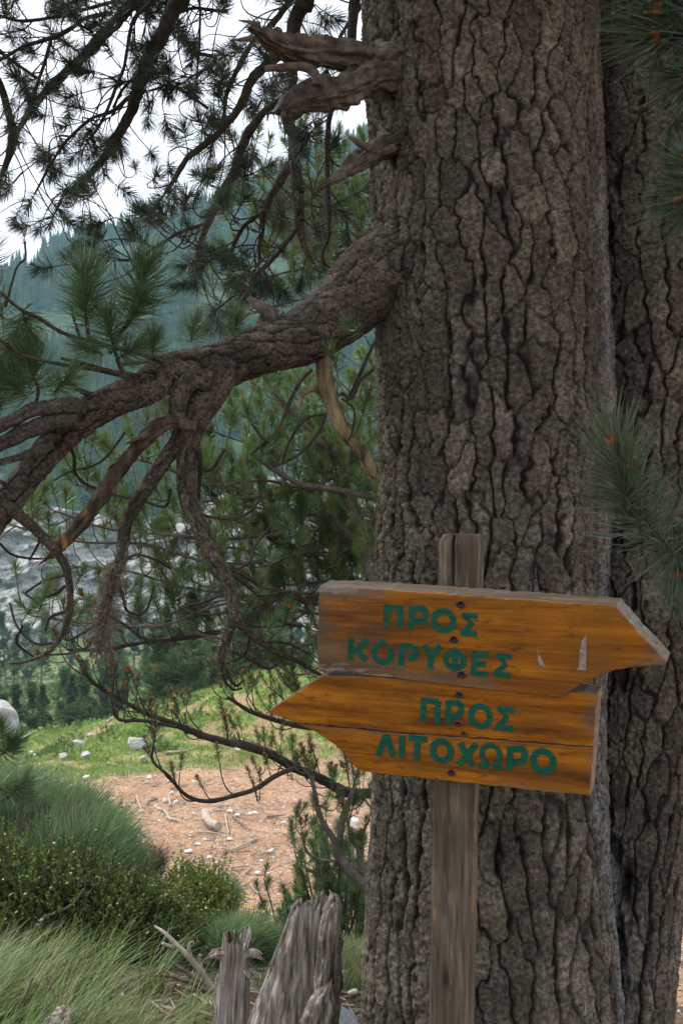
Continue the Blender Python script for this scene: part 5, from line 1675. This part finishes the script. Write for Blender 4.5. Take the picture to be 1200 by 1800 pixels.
for (px, py, s, l_) in [(610, 1720, 26, 'small grey rock above the low mossy one by the trunk'), (570, 1725, 30, 'small grey rock touching the broad stump side'), (622, 1760, 24, 'small grey rock tight against the big trunk'), (600, 1690, 22, 'farthest small grey rock in grass between stump and trunk')]:
    rock(px, py, s, l_, 'small grey rocks by the big trunk')
for (px, py, s, l_) in [(277, 1668, 12, 'brownish stone at the tip of the bleached forked branch'), (308, 1705, 14, 'stone on brown soil just below the bleached forked branch'), (262, 1680, 10, 'small stone on soil left of the bleached branch tip'), (243, 1690, 9, 'tiny stone at the edge of the box bush shade'), (215, 1760, 15, 'stone lowest on the soil beside the long grass'), (330, 1655, 10, 'small stone behind the bleached forked branch')]:
    rock(px, py, s, l_, 'small stones on the brown soil')
for (px, py, s, l) in [(240, 1318, 46, 'broken grey outcrop at the right of the green bank'), (232, 1312, 36, 'grey outcrop block above the broken outcrop'), (140, 1315, 34, 'grey outcrop stone in the middle of the green bank'), (148, 1335, 30, 'lower grey outcrop stone in the green bank'),
                       (110, 1337, 24, 'grey stone low in the bright grass'), (252, 1340, 26, 'small grey outcrop block under the broken outcrop'), (160, 1300, 24, 'uppermost grey stone of the bank')]:
    rock(px, py, s, l, mesh=RM4, squash=.8)
bp = P(2, 1262, 33.0)
o = link('boulder', rock_mesh(71, 4), None, label='big pale grey boulder at the left edge beyond the bank', cat='boulder')
o.location = Vector(bp); o.scale = (1.0, 1.2, 1.05)

# pebbles, bark chips, twigs too many to count
mb = MB(); g3 = np.random.default_rng(8)
ico = RM[0]
bv = np.array([[0, 0, 1], [.9, 0, .1], [0, .8, 0], [-.9, .1, .1], [.1, -.85, 0], [0, 0, -.5.__abs__() * -1]])
bf = np.array([[0, 1, 2], [0, 2, 3], [0, 3, 4], [0, 4, 1], [5, 2, 1], [5, 3, 2], [5, 4, 3], [5, 1, 4]])
N = 16000
yy = 5.5 + 15 * g3.uniform(size=N) ** 1.2; xx = g3.uniform(-.45, .5, N) * yy
zz_ = terrain(xx, yy)
dn = fbm(xx / 1.4, yy / 1.4, 0, 55, 3)
for k in range(N):
    if g3.uniform() > .75 + dn[k]:
        continue
    s = g3.uniform(.006, .020) * (1.9 if g3.uniform() < .08 else 1)
    a = g3.uniform(0, 6.28); ca, sa = math.cos(a), math.sin(a)
    v = bv * g3.uniform(.6, 1.2, (6, 1)) * [s, s * .8, s * .45]
    mb.add(np.stack([v[:, 0] * ca - v[:, 1] * sa + xx[k], v[:, 0] * sa + v[:, 1] * ca + yy[k], v[:, 2] + zz_[k]], -1), bf)
mb.build('gravel', MAT['white_rock'], smooth=False, kind='stuff', label='small white stones strewn through the litter')
mb = MB()
N = 22000
yy = 2.6 + 17 * g3.uniform(size=N) ** 1.3; xx = g3.uniform(-.5, .5, N) * yy
zz_ = terrain(xx, yy)
for k in range(N):
    l_ = g3.uniform(.015, .055) * (1 + (yy[k] > 8) * .3) * (2.6 if g3.uniform() < .04 else 1); a = g3.uniform(0, 6.28)
    d = np.array([math.cos(a), math.sin(a), g3.uniform(-.1, .22)]) * l_
    c = np.array([xx[k], yy[k], zz_[k] + .006])
    wd = l_ * .035 + .0014 + .0001 * yy[k]
    s1 = np.array([-math.sin(a), math.cos(a), 0]) * wd; s2 = np.array([0, 0, wd])
    mb.add([c - d - s1, c - d + s1, c - d + s2 * 1.4, c + d - s1 * .5, c + d + s1 * .5, c + d + s2], [[0, 3, 5, 2], [2, 5, 4, 1], [0, 1, 4, 3]], 0 if g3.uniform() < .45 else 1)
mb.build('litter', [MAT['stick'], MAT['stick_dark']], smooth=False, kind='stuff', label='twigs and bark chips scattered over the ground')

# ------------------------------------------------------------------ grass
def blades(mb, x, y, h, wd, lean, g3, mat=0, n=4, z=None, azi=None):
    z = terrain(x, y) if z is None else z
    N = len(x)
    a = g3.uniform(0, 6.28, N) if azi is None else azi + g3.normal(0, .6, N)
    d = np.stack([np.cos(a), np.sin(a)], -1)
    l_ = lean * g3.uniform(.3, 1.2, N)
    hh = h * g3.uniform(.5, 1.1, N)
    V = []
    for k in range(n + 1):
        t_ = k / n
        cx = x + d[:, 0] * l_ * hh * t_ ** 1.8; cy = y + d[:, 1] * l_ * hh * t_ ** 1.8
        cz = z - .02 + hh * (t_ - .45 * l_ * t_ ** 2.2)
        w_ = wd * (1 - t_) ** .7
        if k < n:
            V.append(np.stack([cx - d[:, 1] * w_, cy + d[:, 0] * w_, cz], -1)); V.append(np.stack([cx + d[:, 1] * w_, cy - d[:, 0] * w_, cz], -1))
        else:
            V.append(np.stack([cx, cy, cz], -1))
    V = np.stack(V, 1)
    m_ = V.shape[1]
    base = np.arange(N)[:, None] * m_
    Q = np.concatenate([base + [2 * k, 2 * k + 1, 2 * k + 3, 2 * k + 2] for k in range(n - 1)])
    mb.add(V.reshape(-1, 3), Q, mat)
    T3 = base + [2 * n - 2, 2 * n - 1, 2 * n]
    mb.f.append(T3 + mb.n - len(V) * m_); mb.m.append(np.full(len(T3), mat))
    mb.v.append(np.zeros((0, 3)))


MAT['grass'] = mat_leaf('long_grass', (0.045, 0.092, 0.018), (0.135, 0.21, 0.050), .45, .35, .25, scale=38)
MAT['dry_grass'] = mat_leaf('dry_grass', (0.20, 0.16, 0.09), (0.33, 0.27, 0.16), .7, .15, .2, scale=5)
MAT['bright_grass'] = mat_leaf('bank_grass', (0.11, 0.19, 0.03), (0.24, 0.35, 0.08), .6, .2, .3, scale=2.2)
mb = MB(); g3 = np.random.default_rng(15)
N = 9000
y = g3.uniform(2.5, 4.3, N); x = g3.uniform(-.42, -.145, N) * y
keep = (x / y < -.20 + .06 * fbm(x / .2, y / .2, 0, 3, 2) - .02 * (y - 3)) & (fbm(x / .16, y / .16, 0, 9, 2) > -.25)
x, y = x[keep], y[keep]
blades(mb, x, y, .29, .0025, .8, g3, 0, 5, azi=.4)
k = g3.uniform(size=len(x)) < .13
blades(mb, x[k] + .01, y[k], .33, .0016, .8, g3, 1, 5, azi=.2)
mb.build('grass', [MAT['grass'], MAT['dry_grass']], smooth=False, kind='stuff', label='long arching green grass in the lower left corner')
mb = MB()
N = 3000
y = g3.uniform(2.6, 4.6, N); x = g3.uniform(-.24, .03, N) * y
keep = fbm(x / .12, y / .12, 0, 13, 3) > .02
blades(mb, x[keep], y[keep], .11, .0014, .8, g3, 0, 4)
y = g3.uniform(3.2, 5.4, 4500); x = g3.uniform(-.035, .03, 4500) * y
keep = fbm(x / .1, y / .1, 0, 14, 3) > -.3
blades(mb, x[keep], y[keep], .16, .0016, .8, g3, 0, 4)
kk_ = np.arange(len(x)) % 4 == 0
blades(mb, x[keep & kk_], y[keep & kk_], .17, .0014, .8, g3, 1, 4)
mb.build('grass', [MAT['grass'], MAT['dry_grass']], smooth=False, kind='stuff', label='short thin grass on the brown soil around the stumps')
mb = MB()
N = 42000
y = g3.uniform(16.5, 31, N); x = g3.uniform(-.40, .06, N) * y
ed = np.interp(x, [-12, -7, -5, -3.5, -1.5, 0.5, 6], [14.0, 16.5, 17.2, 18.6, 19.0, 18.4, 18])
den = np.clip((y - ed) / 1.4 + 1.1 * fbm(x / 1.6, y / 1.6, 0, 71, 4), 0, 1) * (1 - .80 * np.clip((fbm(x / .55, y / .55, 0, 77, 4) - .10) * 4, 0, 1))
keep = g3.uniform(size=N) < den
blades(mb, x[keep], y[keep], .20, .010, .8, g3, 0, 2)
k2 = keep & (g3.uniform(size=N) < .14)
blades(mb, x[k2], y[k2], .22, .009, .8, g3, 1, 2)
mb.build('grass', [MAT['bright_grass'], MAT['dry_grass']], smooth=False, kind='stuff', label='bright green grass over the bank behind the clearing')

# scrub between the bank and the cliff
mb = MB(); g3 = np.random.default_rng(44)
N = 5200
y = 31 + 100 * g3.uniform(size=N) ** 1.4; y[:420] = g3.uniform(19.5, 30, 420); x = g3.uniform(-.45, .1, N) * y
keep = fbm(x / 5, y / 5, 0, 66, 3) > -.35
x, y = x[keep], y[keep]; z = terrain(x, y)
for k in range(len(x)):
    r0 = g3.uniform(.15, .5) * (1 + y[k] / 90) * (.45 if y[k] < 31 else 1)
    n = 26
    d = g3.normal(size=(n, 3)); d[:, 2] = np.abs(d[:, 2]); d /= np.linalg.norm(d, axis=1)[:, None]
    c = np.array([x[k], y[k], z[k]]) + d * r0 * g3.uniform(.5, 1, (n, 1)) * [1, 1, .8]
    dd = d + g3.normal(0, .6, (n, 3)); p_ = np.cross(dd, g3.normal(size=(n, 3))); p_ /= np.linalg.norm(p_, axis=1)[:, None]
    mb.add(np.stack([c - p_ * r0 * .16, c + p_ * r0 * .16, c + dd * r0 * .4], 1).reshape(-1, 3), np.arange(3 * n).reshape(-1, 3), int(g3.uniform() < .45))
mb.build('undergrowth', [MAT['far_leaf'], MAT['bright_grass']], smooth=False, kind='stuff', label='mixed green scrub covering the slope between the bank and the cliff')

# ------------------------------------------------------------------ shrubs
def leaf_bush(name, label, parts, mat, leaf, root_at, stemmat, seed, cat='shrub', n_stems=14, tall=1.0, drop=.4):
    """parts: (centre xyz, radii, leaves)"""
    g3 = np.random.default_rng(seed)
    o = thing(name, label, cat, root_at)
    sb = MB(); lb = MB()
    for (c, rd, n) in parts:
        c = np.array(c); rd = np.array(rd)
        tips = []
        for k in range(n_stems):
            d = unit(g3.normal(size=3) + [0, 0, .4]) * rd * g3.uniform(.7, 1.05)
            b0 = np.array([c[0] + g3.normal(0, .06), c[1] + g3.normal(0, .05), tz(c[0], c[1]) - .03])
            tube(sb, [b0, (b0 + c + d) / 2 + g3.normal(0, .05, 3), c + d * 1.12], [.006, .004, .0018], 5, .04)
        # leafy shoots pushed out of a lumpy surface
        ns = n // 16
        for k in range(ns):
            d = unit(g3.normal(size=3) + [0, -.3, .35])
            lump = 1 + .42 * float(fbm(d[0] * 2.6 + seed, d[1] * 2.6, d[2] * 2.6, seed, 3)) + (.35 if g3.uniform() < .05 else 0)
            r_in = g3.uniform(.45, 1.0) ** .6 * lump
            p = c + d * rd * r_in
            if p[2] < tz(p[0], p[1]):
                continue
            sd_ = unit(d * .5 + [0, 0, .8] + g3.normal(0, .35, 3))
            L_ = g3.uniform(.04, .11) * tall * (1.7 if g3.uniform() < .08 else 1)
            tube(sb, [p, p + sd_ * L_], [.0014, .0008], 3, .1, cap=False)
            m_ = 16
            t_ = g3.uniform(0, 1, m_)
            q_ = p + sd_ * L_ * t_[:, None]
            ld = unit(sd_) * .6 + g3.normal(0, .75, (m_, 3)); ld /= np.linalg.norm(ld, axis=1)[:, None]
            ls = leaf * g3.uniform(.6, 1.15, (m_, 1))
            sdv = np.cross(ld, g3.normal(size=(m_, 3))); sdv /= np.linalg.norm(sdv, axis=1)[:, None]
            V = np.stack([q_, q_ + ld * ls * .5 + sdv * ls * .3, q_ + ld * ls, q_ + ld * ls * .5 - sdv * ls * .3], 1).reshape(-1, 3)
            lb.add(V, np.arange(m_ * 4).reshape(-1, 4), (g3.uniform(size=m_) < drop).astype(int))
    wpart('stems', sb, stemmat, o)
    wpart('leaves', lb, mat, o, smooth=False)
    return o


MAT['box'] = mat_leaf('box_leaves', (0.048, 0.105, 0.020), (0.145, 0.24, 0.045), .38, .45, .3, scale=9)
MAT['box_y'] = mat_leaf('yellowing_box_leaves', (0.17, 0.21, 0.03), (0.30, 0.31, 0.05), .45, .4, .25, scale=6)
MAT['broom'] = mat_leaf('broom_stems', (0.075, 0.15, 0.08), (0.20, 0.31, 0.15), .6, .2, .3, scale=45)
MAT['broom_dead'] = mat_leaf('dead_broom_stems', (0.15, 0.115, 0.085), (0.26, 0.21, 0.16), .8, .1, .1, scale=5)
def C3(px, py, Yd):
    return P(px, py, Yd)
leaf_bush('box_bush', 'wide dark box bush with small glossy yellow-green leaves under the broom', [(C3(205, 1625, 3.95), (.19, .18, .13), 17000), (C3(105, 1600, 3.95), (.26, .20, .19), 22000), (C3(0, 1590, 4.0), (.27, .20, .22), 21000), (C3(300, 1655, 4.0), (.15, .16, .085), 8000), (C3(160, 1570, 4.1), (.13, .12, .13), 5000)],
          [MAT['box'], MAT['box_y']], .016, (C3(200, 1700, 4.3)), MAT['stick_dark'], 4, drop=.28)
leaf_bush('box_bush', 'low bright box shoots between the broom tuft and the orange clearing', [(C3(362, 1590, 4.8), (.13, .15, .13), 6000), (C3(330, 1575, 5.0), (.12, .15, .12), 4600)], [MAT['box'], MAT['box_y']], .016, (C3(350, 1650, 4.9)), MAT['stick_dark'], 7, drop=.4)
leaf_bush('box_bush', 'dark box bush top behind the broom at the left edge', [(C3(40, 1455, 5.2), (.34, .25, .20), 13000), (C3(130, 1480, 5.3), (.26, .25, .17), 10000), (C3(-20, 1430, 5.0), (.27, .25, .24), 11000)], [MAT['box'], MAT['box_y']], .017, (C3(70, 1600, 5.3)), MAT['stick_dark'], 9, drop=.22)


def broom(name, label, clumps, seed, dead=.12):
    g3 = np.random.default_rng(seed)
    c0 = clumps[0][0]
    o = thing(name, label, 'shrub', (c0[0], c0[1], tz(c0[0], c0[1])))
    mb = MB()
    for (c, sp_, h, n) in clumps:
        az = g3.uniform(0, 6.28, n); rr0 = np.sqrt(g3.uniform(0, 1, n))
        x = c[0] + .35 * sp_ * rr0 * np.cos(az); y = c[1] + .35 * sp_ * rr0 * np.sin(az)
        z = np.full(n, c[2]) + g3.normal(0, .03, n) + h * .45 * g3.uniform(-.3, 1, n) * (1 - .5 * rr0)
        d = np.stack([np.cos(az) * rr0 * .75 + .25, np.sin(az) * rr0 * .7 - .1, np.ones(n)], -1) + g3.normal(0, .30, (n, 3))
        d /= np.linalg.norm(d, axis=1)[:, None]
        ln = h * g3.uniform(.45, .8, n)[:, None]
        s_ = np.cross(d, g3.normal(size=(n, 3))); s_ /= np.linalg.norm(s_, axis=1)[:, None]
        b0 = np.stack([x, y, z], -1); m1 = b0 + d * ln * .55
        d2 = d + g3.normal(0, .15, (n, 3)); t1 = m1 + d2 * ln * .45
        wd = .0016
        V = np.stack([b0 - s_ * wd, b0 + s_ * wd, m1 - s_ * wd * .8, m1 + s_ * wd * .8, t1], 1).reshape(-1, 3)
        k = np.arange(n)[:, None] * 5
        mt = (vnoise(x / .07, z / .07, 0, 5) * .5 + .5 + g3.normal(0, .12, n) < dead + .1).astype(int)
        mb.add(V, np.concatenate([k + [0, 1, 3], k + [0, 3, 2], k + [2, 3, 4]]), np.concatenate([mt, mt, mt]))
    wpart('stems', mb, [MAT['broom'], MAT['broom_dead']], o, smooth=False)
    return o


broom('broom_bush', 'large feathery blue-green broom bush on top of the box at the left', [(C3(x_, y_, Y_), w_, h_, n_) for (x_, y_, Y_, w_, h_, n_) in [(10, 1520, 4.3, .5, .24, 3500), (50, 1500, 4.35, .5, .24, 3500), (95, 1510, 4.3, .5, .24, 3500), (140, 1505, 4.3, .5, .25, 3800), (175, 1530, 4.3, .4, .20, 2800), (205, 1560, 4.25, .3, .17, 1800), (60, 1435, 4.5, .5, .2, 2600), (115, 1450, 4.5, .45, .2, 2400), (0, 1425, 4.4, .5, .22, 2400), (235, 1590, 4.2, .22, .14, 1000), (165, 1545, 4.15, .35, .18, 1800), (70, 1545, 4.15, .4, .18, 2000)]], 3)
broom('broom_bush', 'small round broom tuft between the box bush and the two grey stumps', [(C3(405, 1680, 3.95), .20, .15, 2300), (C3(440, 1675, 4.05), .2, .16, 2200)], 5, .06)
broom('broom_bush', 'sparse greyish broom tuft at the edge of the orange clearing', [(C3(258, 1535, 5.2), .2, .16, 1300)], 6, .5)
broom('broom_bush', 'dry brown broom clump caught in the middle of the box bush', [(C3(125, 1570, 4.0), .2, .12, 700), (C3(35, 1480, 4.25), .16, .14, 500)], 8, .97)
broom('broom_bush', 'greyish green broom tuft just behind the pale upright stick', [(C3(385, 1595, 5.0), .2, .16, 1800), (C3(475, 1700, 4.3), .16, .14, 1800)], 9, .3)
# bare curved stem in front of the box bush
mb = MB()
o = thing('fallen_branch', 'thin curved bare twig in front of the box bush above the grass', 'branch', P(60, 1660, 3.6))
for s_ in ['28,1690,4 50,1645,3.4 62,1630,3 80,1612,3 110,1600,2.6 132,1585,2.2 148,1562,1.8']:
    p_, r_ = line(s_, 3.7, 3.8); tube(mb, p_, r_, 7, .02, .12)
wpart('wood', mb, MAT['stick_dark'], o)
for s_, l_ in [('8,1790,3 40,1760,3 58,1718,2.6', 'bare brown stick slanting up out of the long grass'), ('80,1716,2 92,1740,2 96,1770,1.6', 'thin pale dry stem in the long grass near the corner log')]:
    p_, r_ = line(s_, 2.9, 2.9)
    if p_[0][2] > p_[-1][2]: p_, r_ = p_[::-1], r_[::-1]
    p_ = np.concatenate([[[p_[0][0] - .02, p_[0][1], tz(p_[0][0], p_[0][1]) - .02]], p_]); r_ = np.concatenate([[r_[0]], r_])
    o = thing('stick', l_, 'stick', p_[0]); mb = MB(); tube(mb, p_, r_, 7, .02, .12); wpart('wood', mb, MAT['stick_dark'], o)

# yellow flowers
my = mat_leaf('yellow_petals', (.62, .40, .01), (.75, .52, .02), .6, .2, .2)
for (px, py) in [(366, 1611), (371, 1619), (378, 1600), (402, 1597), (446, 1596), (461, 1604), (375, 1557), (366, 1560), (425, 1606), (400, 1606), (418, 1597), (253, 1446)]:
    Yd = 4.9 if py > 1500 else 9
    p = P(px, py, Yd)
    if py < 1500:
        p = ground_line([(px, py + 3)])[0] + [0, 0, .06]
    o = thing('flower', 'yellow flower, ' + ORDW[sorted([366, 371, 378, 402, 446, 461, 375, 366.5, 425, 400, 418, 253]).index(px if (px, py) != (366, 1560) else 366.5)] + ' of those above the broom', 'flower', (p[0], p[1], tz(p[0], p[1])), 'yellow flowers')
    mb = MB(); base = np.array([p[0], p[1], tz(p[0], p[1]) - .02]); tube(mb, [base, p], [.0015, .001], 4, .1)
    wpart('stem', mb, MAT['grass'], o)
    mb = MB()
    for k in range(9):
        a = k * .7; s = .012
        c = p + [0, 0, .0]
        d = np.array([math.cos(a), math.sin(a) * .9, .5 + .5 * math.sin(k * 3)]); sd_ = unit(np.cross(d, [0, 0, 1]))
        mb.add([c, c + d * s + sd_ * s * .4, c + d * s * 1.4, c + d * s - sd_ * s * .4], [[0, 1, 2, 3]])
    wpart('petals', mb, my, o, smooth=False)
print('objects', len(bpy.data.objects))
